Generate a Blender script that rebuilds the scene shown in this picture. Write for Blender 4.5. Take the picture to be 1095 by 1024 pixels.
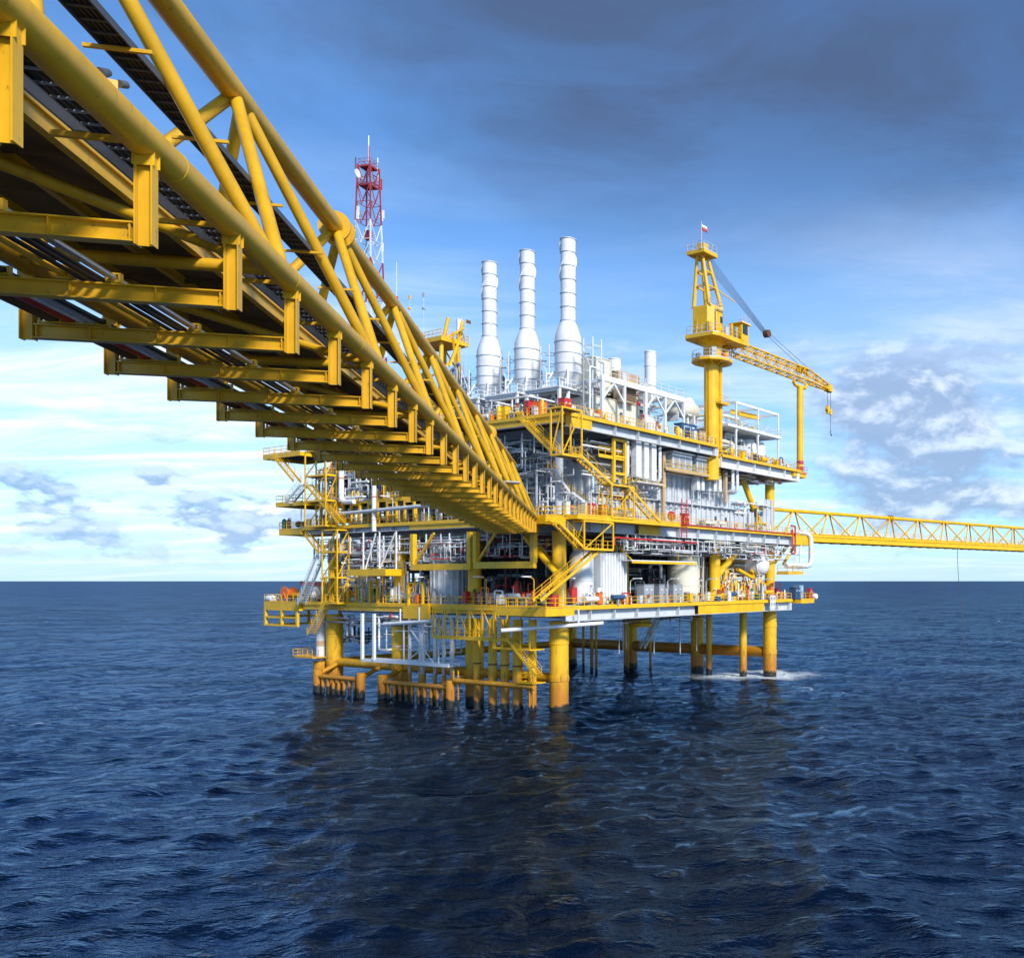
import bpy, math, random
import numpy as np
from mathutils import Vector, Matrix
scene = bpy.context.scene
for o in list(bpy.data.objects):
    bpy.data.objects.remove(o)
R = math.radians
# ------------------------------------------------------------------ camera
CAM_H = 16.0
F_PX, XP, YP, W_PX, H_PX = 966.0, 870.0, 621.0, 1095.0, 1024.0   # focal length and principal point of the cropped photograph
cam_data = bpy.data.cameras.new('camera')
cam = bpy.data.objects.new('camera', cam_data)
scene.collection.objects.link(cam)
cam.location = (0, 0, CAM_H)
cam.rotation_euler = (R(90), 0, 0)
cam_data.sensor_fit = 'HORIZONTAL'
cam_data.sensor_width = 36
cam_data.lens = F_PX / W_PX * 36
cam_data.shift_x = (W_PX / 2 - XP) / W_PX
cam_data.shift_y = (YP - H_PX / 2) / W_PX
cam_data.clip_start = 0.1
cam_data.clip_end = 120000
scene.camera = cam
# ------------------------------------------------------------------ sky
SUN_AZ, SUN_EL = 138.0, 34.0        # degrees clockwise from +Y, degrees above the horizon
world = bpy.data.worlds.new('World')
scene.world = world
world.use_nodes = True
wn, wl = world.node_tree.nodes, world.node_tree.links
wn.clear()

class NG:
    """small helper that wires shader nodes"""
    def __init__(s, tree): s.n, s.l = tree.nodes, tree.links
    def put(s, sock, v):
        if isinstance(v, bpy.types.NodeSocket): s.l.new(v, sock)
        elif v is not None:
            try: sock.default_value = v
            except Exception: sock.default_value = (v[0], v[1], v[2], 1)
    def m(s, op, a, b=None, c=None, clamp=False):
        n = s.n.new('ShaderNodeMath'); n.operation = op; n.use_clamp = clamp
        for i, x in enumerate((a, b, c)):
            if x is not None: s.put(n.inputs[i], x)
        return n.outputs[0]
    def vm(s, op, a, b=None):
        n = s.n.new('ShaderNodeVectorMath'); n.operation = op
        s.put(n.inputs[0], a)
        if b is not None: s.put(n.inputs[1], b)
        return n.outputs[1] if op in ('DOT_PRODUCT', 'LENGTH', 'DISTANCE') else n.outputs[0]
    def xyz(s, x, y, z):
        n = s.n.new('ShaderNodeCombineXYZ')
        for i, v in enumerate((x, y, z)): s.put(n.inputs[i], v)
        return n.outputs[0]
    def sep(s, v):
        n = s.n.new('ShaderNodeSeparateXYZ'); s.put(n.inputs[0], v); return n.outputs
    def noise(s, v, scale, detail=4, rough=0.55, dist=0.0):
        n = s.n.new('ShaderNodeTexNoise'); s.put(n.inputs['Vector'], v)
        n.inputs['Scale'].default_value = scale; n.inputs['Detail'].default_value = detail
        n.inputs['Roughness'].default_value = rough; n.inputs['Distortion'].default_value = dist
        return n.outputs['Fac']
    def rng(s, v, a, b, c=0.0, d=1.0, smooth=True):
        n = s.n.new('ShaderNodeMapRange'); n.interpolation_type = 'SMOOTHSTEP' if smooth else 'LINEAR'
        n.clamp = True
        s.put(n.inputs[0], v)
        for i, x in enumerate((a, b, c, d)): s.put(n.inputs[1 + i], x)
        return n.outputs[0]
    def mix(s, f, a, b, mode='MIX'):
        n = s.n.new('ShaderNodeMix'); n.data_type = 'RGBA'; n.blend_type = mode; n.clamp_factor = True
        s.put(n.inputs[0], f)
        for i, x in ((6, a), (7, b)):
            if isinstance(x, bpy.types.NodeSocket): s.l.new(x, n.inputs[i])
            else: n.inputs[i].default_value = (x[0], x[1], x[2], 1)
        return n.outputs[2]
    def gauss(s, az, el, a0, e0, wa, we):
        """soft elliptical mask on the sphere round azimuth a0, elevation e0 (degrees)"""
        x = s.m('DIVIDE', s.m('SUBTRACT', az, a0), wa); y = s.m('DIVIDE', s.m('SUBTRACT', el, e0), we)
        r2 = s.m('ADD', s.m('MULTIPLY', x, x), s.m('MULTIPLY', y, y))
        return s.m('EXPONENT', s.m('MULTIPLY', r2, -1.0))

def build_sky():
    g = NG(world.node_tree)
    tc = wn.new('ShaderNodeTexCoord').outputs['Generated']
    d = g.vm('NORMALIZE', tc)
    x, y, z = g.sep(d)
    az = g.m('MULTIPLY', g.m('ARCTAN2', x, y), 180 / math.pi)
    el = g.m('MULTIPLY', g.m('ARCSINE', z), 180 / math.pi)
    sky = wn.new('ShaderNodeTexSky'); sky.sky_type = 'NISHITA'; sky.sun_disc = False
    sky.sun_elevation = R(SUN_EL); sky.sun_rotation = R(SUN_AZ)
    sky.altitude = 0; sky.air_density = 1.0; sky.dust_density = 0.3; sky.ozone_density = 2.5
    base = g.mix(1.0, sky.outputs[0], (0.078, 0.118, 0.155), 'MULTIPLY')
    # thin high veil seen as a layer far overhead: streaks of cirrus
    zc = g.m('MAXIMUM', z, 0.0)
    inv = g.m('DIVIDE', 1.0, g.m('ADD', zc, 0.10))
    pv = g.xyz(g.m('MULTIPLY', x, inv), g.m('MULTIPLY', y, inv), 0.0)
    cir = g.noise(g.vm('MULTIPLY', pv, (1.0, 2.4, 1.0)), 0.95, 7, 0.62, 0.6)
    cir2 = g.noise(g.vm('ADD', g.vm('MULTIPLY', pv, (0.7, 1.0, 1.0)), (7.3, 2.1, 0)), 0.55, 4, 0.55, 0.3)
    lowb = g.rng(el, 3.0, 25.0, 1.0, 0.0)
    streak = g.m('MULTIPLY', g.rng(cir, 0.42, 0.70), g.rng(cir2, 0.34, 0.60))
    cf = g.m('MULTIPLY', streak, g.m('ADD', g.m('MULTIPLY', lowb, 0.85), 0.04))
    glow = g.rng(el, 0.0, 20.0, 1.0, 0.0, False)
    glow = g.m('MULTIPLY', g.m('MULTIPLY', glow, glow), g.rng(cir2, 0.25, 0.6, 0.45, 1.0))
    left = g.gauss(az, el, -37.0, 6.5, 17.0, 8.5)
    right = g.gauss(az, el, 8.0, 15.0, 17.0, 6.0)
    lum = g.m('ADD', g.m('MULTIPLY', left, 0.92), g.m('MULTIPLY', right, 0.62))
    veil = g.m('ADD', g.m('ADD', g.m('MULTIPLY', cf, 0.62), g.m('MULTIPLY', glow, 0.42)), g.m('MULTIPLY', lum, g.m('ADD', g.m('MULTIPLY', cir, 0.9), 0.22)))
    veil = g.m('MINIMUM', veil, 0.97)
    col = g.mix(veil, base, g.mix(g.rng(cir, 0.36, 0.66), (0.58, 0.80, 1.02), (0.93, 1.0, 1.10)))
    # dull grey-blue cloud sheet high up
    sheet = g.noise(g.vm('ADD', g.vm('MULTIPLY', pv, (0.75, 1.0, 1.0)), (3.2, 5.7, 0)), 1.05, 8, 0.60, 0.45)
    sm = g.m('MULTIPLY', g.rng(el, 17.0, 29.0), g.rng(g.m('ADD', sheet, g.m('MULTIPLY', g.gauss(az, el, -3.0, 28.0, 21.0, 8.0), 0.17)), g.rng(el, 26.0, 45.0, 0.46, 0.36), g.rng(el, 26.0, 45.0, 0.68, 0.56)))
    col = g.mix(g.m('MULTIPLY', sm, g.rng(g.noise(g.vm('MULTIPLY', pv, (0.9, 1.5, 1.0)), 2.1, 7, 0.62, 0.5), 0.33, 0.66, 0.52, 0.95)), col, (0.072, 0.112, 0.215))
    # cumulus low over the sea: ragged outlines, dull flat bottoms, paler tops
    def cum(off, dz, scale, sx, sz, det=9):
        sv = g.xyz(g.m('MULTIPLY', az, sx), g.m('ADD', g.m('MULTIPLY', el, sz), dz), off)
        return g.noise(sv, scale, det, 0.60, 0.15)
    def layer(col, off, scale, sx, sz, add, lo, hi, dark, pale, amt, e0, e1):
        n1 = g.m('ADD', cum(off, 0.0, scale, sx, sz), add)
        n2 = g.m('ADD', cum(off, 0.10, scale, sx, sz, 5), add)
        dens = g.m('MULTIPLY', g.rng(n1, lo, hi), g.m('MULTIPLY', g.rng(el, e0, e0 + 1.0), g.rng(el, e1, e1 + 5.0, 1.0, 0.0)))
        top = g.rng(g.m('SUBTRACT', n1, n2), -0.04, 0.13)
        return g.mix(g.m('MULTIPLY', dens, amt), col, g.mix(top, dark, pale))
    big = g.m('ADD', g.m('MULTIPLY', g.gauss(az, el, 7.5, 10.8, 8.5, 4.4), 0.36), g.m('MULTIPLY', g.gauss(az, el, 8.5, 5.0, 10.0, 1.9), 0.28))
    col = layer(col, 4.4, 2.0, 0.070, 0.13, g.m('SUBTRACT', big, 0.03), 0.56, 0.74, (0.27, 0.39, 0.60), (0.66, 0.77, 0.93), 0.88, 0.8, 12.0)
    sml = g.m('MULTIPLY', g.gauss(az, el, -37.0, 3.4, 14.0, 2.6), 0.16)
    col = layer(col, 9.1, 3.4, 0.075, 0.17, g.m('SUBTRACT', sml, 0.03), 0.565, 0.66, (0.24, 0.40, 0.64), (0.55, 0.70, 0.88), 0.85, 0.5, 5.5)
    hz = g.rng(el, -0.2, 3.4, 1.0, 0.0)
    col = g.mix(g.m('MULTIPLY', hz, 0.60), col, (0.46, 0.66, 0.93))
    bg = wn.new('ShaderNodeBackground'); wl.new(col, bg.inputs[0]); bg.inputs[1].default_value = 1.0
    out = wn.new('ShaderNodeOutputWorld'); wl.new(bg.outputs[0], out.inputs[0])
build_sky()
world.cycles.sampling_method = 'MANUAL'
world.cycles.sample_map_resolution = 256
# ------------------------------------------------------------------ sun
sun_data = bpy.data.lights.new('sun', 'SUN')
sun_data.energy = 3.8
sun_data.angle = R(9.0)
sun_data.color = (1.0, 0.95, 0.86)
sun = bpy.data.objects.new('sun', sun_data)
scene.collection.objects.link(sun)
sdir = Vector((math.sin(R(SUN_AZ)) * math.cos(R(SUN_EL)), math.cos(R(SUN_AZ)) * math.cos(R(SUN_EL)), math.sin(R(SUN_EL))))
sun.rotation_euler = sdir.to_track_quat('Z', 'Y').to_euler()
sun.location = sdir * 300
# ------------------------------------------------------------------ picture
scene.view_settings.view_transform = 'Standard'
scene.view_settings.look = 'None'
scene.view_settings.exposure = 0.32
scene.view_settings.gamma = 1.0
scene.render.engine = 'CYCLES'
scene.cycles.max_bounces = 6
scene.cycles.diffuse_bounces = 3
scene.cycles.glossy_bounces = 3
scene.cycles.use_denoising = True
scene.cycles.sample_clamp_indirect = 4

# ------------------------------------------------------------------ materials
MATS = {}
def mat(name, col, rough=0.5, metal=0.0, var=0.12, grime=0.25, gcol=(0.10, 0.07, 0.04), scale=0.7, streak=True, bump=0.0, chips=0.0):
    m = bpy.data.materials.new(name); m.use_nodes = True
    g = NG(m.node_tree); bs = m.node_tree.nodes['Principled BSDF']
    geo = m.node_tree.nodes.new('ShaderNodeNewGeometry')
    pos = geo.outputs['Position']
    n1 = g.noise(pos, scale, 3, 0.6)
    pv = g.vm('MULTIPLY', pos, (2.2, 2.2, 0.28)) if streak else pos
    n2 = g.noise(pv, scale * 1.7, 4, 0.65)
    inf = m.node_tree.nodes.new('ShaderNodeObjectInfo')
    c = g.mix(g.rng(n1, 0.3, 0.7), tuple(x * (1 - var) for x in col), tuple(min(1, x * (1 + var * 0.6)) for x in col))
    c = g.mix(g.m('MULTIPLY', inf.outputs['Random'], var * 1.1), c, tuple(x * 0.6 for x in col))
    c = g.mix(g.m('MULTIPLY', g.rng(n2, 0.52, 0.82), grime), c, gcol)
    if chips:
        n3 = g.noise(g.vm('MULTIPLY', pos, (1, 1, 0.45)), 4.5, 6, 0.7)
        c = g.mix(g.m('MULTIPLY', g.rng(n3, 0.62, 0.70), chips), c, (0.17, 0.07, 0.02))
    g.put(bs.inputs['Base Color'], c)
    g.put(bs.inputs['Roughness'], g.rng(n1, 0.2, 0.8, rough - 0.08, rough + 0.10))
    bs.inputs['Metallic'].default_value = metal
    if bump:
        b = m.node_tree.nodes.new('ShaderNodeBump'); b.inputs['Strength'].default_value = bump; b.inputs['Distance'].default_value = 0.02
        g.put(b.inputs['Height'], g.noise(pos, 9.0, 3)); m.node_tree.links.new(b.outputs[0], bs.inputs['Normal'])
    MATS[name] = m
    return m
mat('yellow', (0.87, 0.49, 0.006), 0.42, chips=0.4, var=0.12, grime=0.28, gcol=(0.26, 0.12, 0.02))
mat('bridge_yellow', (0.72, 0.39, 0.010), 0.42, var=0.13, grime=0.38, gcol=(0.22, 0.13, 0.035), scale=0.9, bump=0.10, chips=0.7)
mat('white', (0.78, 0.79, 0.80), 0.42, var=0.08, grime=0.25, gcol=(0.36, 0.32, 0.26))
mat('pale_grey', (0.56, 0.585, 0.62), 0.45, var=0.10, grime=0.30, gcol=(0.27, 0.25, 0.23))
mat('grey', (0.33, 0.35, 0.38), 0.5, var=0.12, grime=0.35, gcol=(0.15, 0.13, 0.11))
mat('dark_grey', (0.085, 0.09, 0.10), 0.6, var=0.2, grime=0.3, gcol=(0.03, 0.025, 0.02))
mat('black', (0.018, 0.018, 0.02), 0.5, var=0.2, grime=0.2)
mat('cream', (0.72, 0.69, 0.56), 0.45, var=0.07, grime=0.25, gcol=(0.4, 0.33, 0.22))
mat('tan', (0.52, 0.37, 0.23), 0.6, var=0.12, grime=0.3)
mat('tower_red', (0.40, 0.05, 0.06), 0.5, var=0.2, grime=0.3)
mat('red', (0.56, 0.035, 0.028), 0.42, var=0.12, grime=0.25)
mat('orange', (0.80, 0.17, 0.02), 0.42, var=0.12, grime=0.2)
mat('blue', (0.04, 0.10, 0.21), 0.45, var=0.12, grime=0.25)
mat('pale_blue', (0.30, 0.47, 0.60), 0.45, var=0.12, grime=0.25)
mat('green', (0.03, 0.22, 0.12), 0.45)
mat('steel', (0.60, 0.60, 0.59), 0.36, metal=0.85, var=0.12, grime=0.35)
mat('floor_plate', (0.17, 0.155, 0.13), 0.75, var=0.2, grime=0.4, gcol=(0.07, 0.045, 0.02))
mat('bridge_floor', (0.20, 0.115, 0.035), 0.7, var=0.25, grime=0.5, gcol=(0.07, 0.04, 0.018))  # brown tone has the yellow bounce from the steelwork put into it
mat('brown', (0.16, 0.07, 0.03), 0.65, var=0.2, grime=0.4)
mat('cable', (0.23, 0.29, 0.38), 0.5, metal=0.3)
def glass_mat():
    m = bpy.data.materials.new('glass'); m.use_nodes = True
    b = m.node_tree.nodes['Principled BSDF']
    b.inputs['Base Color'].default_value = (0.03, 0.045, 0.06, 1); b.inputs['Roughness'].default_value = 0.08
    MATS['glass'] = m
glass_mat()
def leg_mat(name, col):
    """paint over steel that rusts towards the splash zone, with marine growth at the water line"""
    m = bpy.data.materials.new(name); m.use_nodes = True
    g = NG(m.node_tree); bs = m.node_tree.nodes['Principled BSDF']
    pos = m.node_tree.nodes.new('ShaderNodeNewGeometry').outputs['Position']
    z = g.sep(pos)[2]
    n = g.noise(pos, 0.8, 7, 0.65); nf = g.noise(g.vm('MULTIPLY', pos, (3, 3, 0.35)), 1.1, 6, 0.65)
    c = g.mix(g.rng(n, 0.3, 0.7), tuple(x * 0.9 for x in col), col)
    rust = g.rng(g.m('ADD', g.m('MULTIPLY', g.m('SUBTRACT', nf, 0.5), 9.0), z), 6.4, 1.7)
    c = g.mix(g.m('MULTIPLY', rust, 0.80), c, (0.40, 0.115, 0.012))
    spots = g.m('MULTIPLY', g.rng(nf, 0.56, 0.66), g.rng(z, 11.0, 4.0))
    c = g.mix(g.m('MULTIPLY', spots, 0.85), c, (0.15, 0.05, 0.014))
    gro = g.rng(g.m('ADD', g.m('MULTIPLY', g.m('SUBTRACT', n, 0.5), 2.4), z), 1.15, 0.75)
    c = g.mix(gro, c, (0.022, 0.021, 0.014))
    g.put(bs.inputs['Base Color'], c); bs.inputs['Roughness'].default_value = 0.5
    b = m.node_tree.nodes.new('ShaderNodeBump'); b.inputs['Strength'].default_value = 0.5; b.inputs['Distance'].default_value = 0.06
    g.put(b.inputs['Height'], g.m('MULTIPLY', g.noise(pos, 5.0, 5), g.m('ADD', gro, g.m('MULTIPLY', spots, 0.3))))
    m.node_tree.links.new(b.outputs[0], bs.inputs['Normal'])
    MATS[name] = m
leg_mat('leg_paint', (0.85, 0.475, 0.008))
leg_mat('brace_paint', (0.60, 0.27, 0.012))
leg_mat('leg_white', (0.72, 0.73, 0.74))

# ------------------------------------------------------------------ mesh helpers
COL = scene.collection
_jit = [0]
def jit():
    _jit[0] = (_jit[0] + 1) % 11
    return 1.0 + 0.0013 * _jit[0]
class MB:
    """collects shapes; build() links them as one mesh object"""
    def __init__(s): s.v, s.f, s.sm = [], [], []
    def add(s, vs, fs, smooth=False):
        b = len(s.v); s.v += [tuple(p) for p in vs]
        for f in fs:
            s.f.append(tuple(b + i for i in f)); s.sm.append(smooth)
        return s
    def box(s, c, d, yaw=0.0):
        k = jit(); hx, hy, hz = d[0] * k / 2, d[1] * k / 2, d[2] * k / 2
        ca, sa = math.cos(yaw), math.sin(yaw)
        vs = []
        for z in (-hz, hz):
            for x, y in ((-hx, -hy), (hx, -hy), (hx, hy), (-hx, hy)):
                vs.append((c[0] + x * ca - y * sa, c[1] + x * sa + y * ca, c[2] + z))
        return s.add(vs, [(3, 2, 1, 0), (4, 5, 6, 7), (0, 1, 5, 4), (1, 2, 6, 5), (2, 3, 7, 6), (3, 0, 4, 7)])
    def frame(s, p0, p1, up=(0, 0, 1)):
        p0, p1 = Vector(p0), Vector(p1); d = (p1 - p0).normalized(); u = Vector(up)
        if abs(d.dot(u)) > 0.98: u = Vector((0, 1, 0)) if abs(d.y) < 0.9 else Vector((1, 0, 0))
        x = d.cross(u).normalized(); y = x.cross(d).normalized()
        return p0, p1, x, y
    def bar(s, p0, p1, w, h=None, up=(0, 0, 1), ox=0.0, oy=0.0):
        h = w if h is None else h
        p0, p1, x, y = s.frame(p0, p1, up); k = jit(); vs = []
        for p in (p0, p1):
            for a, b in ((-1, -1), (1, -1), (1, 1), (-1, 1)):
                vs.append(p + x * (a * w * k / 2 + ox) + y * (b * h * k / 2 + oy))
        return s.add(vs, [(3, 2, 1, 0), (4, 5, 6, 7), (0, 1, 5, 4), (1, 2, 6, 5), (2, 3, 7, 6), (3, 0, 4, 7)])
    def ibeam(s, p0, p1, w, h, tf=0.03, tw=0.03, up=(0, 0, 1)):
        s.bar(p0, p1, w, tf, up, 0, h / 2 - tf / 2); s.bar(p0, p1, w, tf, up, 0, -h / 2 + tf / 2)
        return s.bar(p0, p1, tw, h - 2.2 * tf, up)
    def tube(s, p0, p1, r, n=8, r2=None, caps=True):
        r2 = r if r2 is None else r2
        p0, p1, x, y = s.frame(p0, p1); k = jit(); vs = []
        for p, q in ((p0, r * k), (p1, r2 * k)):
            for i in range(n):
                a = 2 * math.pi * i / n
                vs.append(p + x * math.cos(a) * q + y * math.sin(a) * q)
        s.add(vs, [(i, (i + 1) % n, n + (i + 1) % n, n + i) for i in range(n)], True)
        if caps: s.caps(vs[:n], vs[n:])
        return s
    def caps(s, lo, hi):
        """end discs with vertices of their own, so that the round sides keep clean normals"""
        n = len(lo)
        if lo: s.add(lo, [tuple(range(n - 1, -1, -1))])
        if hi: s.add(hi, [tuple(range(len(hi)))])
    def pipe(s, pts, r, n=8, bend=2.2):
        """a round pipe through pts with rounded elbows"""
        P = [Vector(p) for p in pts]; Q = [P[0]]
        for i in range(1, len(P) - 1):
            a, b, c = P[i - 1], P[i], P[i + 1]
            da, dc = (a - b), (c - b)
            t = min(bend * r, da.length * 0.45, dc.length * 0.45)
            if da.length < 1e-4 or dc.length < 1e-4: continue
            q0, q2 = b + da.normalized() * t, b + dc.normalized() * t
            for k in (0, 0.33, 0.67, 1.0):
                Q.append(q0 * (1 - k) ** 2 + b * 2 * k * (1 - k) + q2 * k * k)
        Q.append(P[-1])
        k = jit(); vs, fs = [], []
        prevx = None
        for i, p in enumerate(Q):
            t = (Q[min(i + 1, len(Q) - 1)] - Q[max(i - 1, 0)])
            if t.length < 1e-6: t = Vector((0, 0, 1))
            t.normalize()
            if prevx is None:
                u = Vector((0, 0, 1)) if abs(t.z) < 0.9 else Vector((0, 1, 0))
                x = t.cross(u).normalized()
            else:
                x = (prevx - t * prevx.dot(t))
                x = x.normalized() if x.length > 1e-5 else t.orthogonal().normalized()
            prevx = x; y = t.cross(x)
            for j in range(n):
                a = 2 * math.pi * j / n
                vs.append(p + (x * math.cos(a) + y * math.sin(a)) * r * k)
        for i in range(len(Q) - 1):
            for j in range(n):
                fs.append((i * n + j, i * n + (j + 1) % n, (i + 1) * n + (j + 1) % n, (i + 1) * n + j))
        s.add(vs, fs, True)
        s.caps(vs[:n], vs[-n:])
        return s
    def lathe(s, c, prof, n=20, axis='z', smooth=True):
        """turned shape; sharp corners of the profile get split vertices"""
        def ringv(r, t):
            vs = []
            for i in range(n):
                a = 2 * math.pi * i / n; x, y = r * math.cos(a), r * math.sin(a)
                p = (x, y, t) if axis == 'z' else ((t, x, y) if axis == 'x' else (y, t, x))
                vs.append((c[0] + p[0], c[1] + p[1], c[2] + p[2]))
            return vs
        runs = [[prof[0]]]
        for k in range(1, len(prof)):
            runs[-1].append(prof[k])
            if k < len(prof) - 1:
                a0 = math.atan2(prof[k][1] - prof[k - 1][1], prof[k][0] - prof[k - 1][0]); a1 = math.atan2(prof[k + 1][1] - prof[k][1], prof[k + 1][0] - prof[k][0])
                if abs((a1 - a0 + math.pi) % (2 * math.pi) - math.pi) > 0.75: runs.append([prof[k]])
        for run in runs:
            vs, fs = [], []
            for r, t in run: vs += ringv(r, t)
            for k in range(len(run) - 1):
                for i in range(n):
                    fs.append((k * n + i, k * n + (i + 1) % n, (k + 1) * n + (i + 1) % n, (k + 1) * n + i))
            s.add(vs, fs, smooth)
        s.caps(ringv(*prof[0]) if prof[0][0] > 0.04 else [], ringv(*prof[-1]) if prof[-1][0] > 0.04 else [])
        return s
    def prism(s, poly, z0, z1):
        n = len(poly)
        vs = [(x, y, z0) for x, y in poly] + [(x, y, z1) for x, y in poly]
        return s.add(vs, [tuple(range(n - 1, -1, -1)), tuple(range(n, 2 * n))] + [(i, (i + 1) % n, n + (i + 1) % n, n + i) for i in range(n)])
    def mesh(s, name, m):
        me = bpy.data.meshes.new(name); me.from_pydata(s.v, [], s.f)
        me.polygons.foreach_set('use_smooth', s.sm)
        me.materials.append(MATS[m]); me.update()
        return me
    def build(s, name, m, parent=None, label=None, kind=None):
        return obj(name, s.mesh(name, m), parent, label=label, kind=kind)
def obj(name, me, parent=None, loc=(0, 0, 0), rotz=0.0, label=None, kind=None):
    o = bpy.data.objects.new(name, me); COL.objects.link(o)
    o.location = loc; o.rotation_euler = (0, 0, rotz)
    if parent: o.parent = parent
    if label: o['label'] = label
    if kind: o['kind'] = kind
    return o
def tag(o, label, cat, group=None, kind=None):
    o['label'] = label; o['category'] = cat
    if group: o['group'] = group
    if kind: o['kind'] = kind
    return o

# platform frame: u runs along the right-hand face, v along the left-hand face, h up; origin at the near corner leg
A0 = Vector((-31.1, 110.4)); UA = R(60)
UV_U = Vector((math.cos(UA), math.sin(UA))); UV_V = Vector((-math.sin(UA), math.cos(UA)))
def W(u, v, h): 
    p = A0 + UV_U * u + UV_V * v
    return Vector((p.x, p.y, h))
def RU(px, v):      # u of the point on the plane v=const seen in column px of the photograph
    r = (px - XP) / F_PX; p = A0 + UV_V * v
    return (r * p.y - p.x) / (UV_U.x - r * UV_U.y)
def LV(px, u):      # v of the point on the plane u=const seen in column px
    r = (px - XP) / F_PX; p = A0 + UV_U * u
    return (r * p.y - p.x) / (UV_V.x - r * UV_V.y)
def HT(py, u, v):   # height of row py above that point
    return CAM_H + (YP - py) * W(u, v, 0).y / F_PX
def thing(name, label, cat, u=0.0, v=0.0, h=0.0, group=None, yaw=0.0):
    """an Empty at a thing's base in the platform frame; its parts are built round (0,0,0) with x=u, y=v"""
    o = bpy.data.objects.new(name, None); COL.objects.link(o)
    o['kind'] = 'thing'
    o.location = W(u, v, h); o.rotation_euler = (0, 0, UA + yaw); o.empty_display_size = 0.5
    return tag(o, label, cat, group)
def rail(mb, pts, hh=1.1, post=1.6, r=0.04, closed=False):
    """handrail along pts: posts, top rail, mid rail, toe board"""
    P = [Vector(p) for p in pts]
    if closed: P.append(P[0])
    for a, b in zip(P[:-1], P[1:]):
        L = (b - a).length; n = max(1, int(round(L / post)))
        for z in (hh, hh * 0.55): mb.tube(a + Vector((0, 0, z)), b + Vector((0, 0, z)), r, 5, caps=False)
        mb.bar(a + Vector((0, 0, 0.09)), b + Vector((0, 0, 0.09)), 0.02, 0.14)
        for i in range(n + 1):
            p = a.lerp(b, i / n); mb.bar(p, p + Vector((0, 0, hh)), r * 1.7)
    return mb
def stair(parent, p0, p1, side, width=1.0, m='yellow', rm='yellow'):
    """flight from p0 (bottom) up to p1; side = horizontal unit vector across the flight"""
    p0, p1, sd = Vector(p0), Vector(p1), Vector(side).normalized() * width / 2
    run = MB()
    n = max(3, int(abs(p1.z - p0.z) / 0.25))
    d = Vector((p1.x - p0.x, p1.y - p0.y, 0)).normalized()
    for i in range(1, n):
        c = p0.lerp(p1, i / n)
        run.bar(c - sd, c + sd, 0.24, 0.035)
    run.build('tread_run', 'floor_plate' if m == 'grey' else m, parent, kind='stuff')
    for q in (-1, 1):
        MB().bar(p0 + sd * q, p1 + sd * q, 0.06, 0.34).build('stringer', m, parent)
        b = MB(); k = max(2, int((p1 - p0).length / 1.5))
        for z in (1.0, 0.55): b.tube(p0 + sd * q + Vector((0, 0, z)), p1 + sd * q + Vector((0, 0, z)), 0.03, 5, caps=False)
        for i in range(k + 1):
            c = (p0 + sd * q).lerp(p1 + sd * q, i / k); b.bar(c, c + Vector((0, 0, 1.0)), 0.05)
        b.build('handrail', rm, parent)
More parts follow.
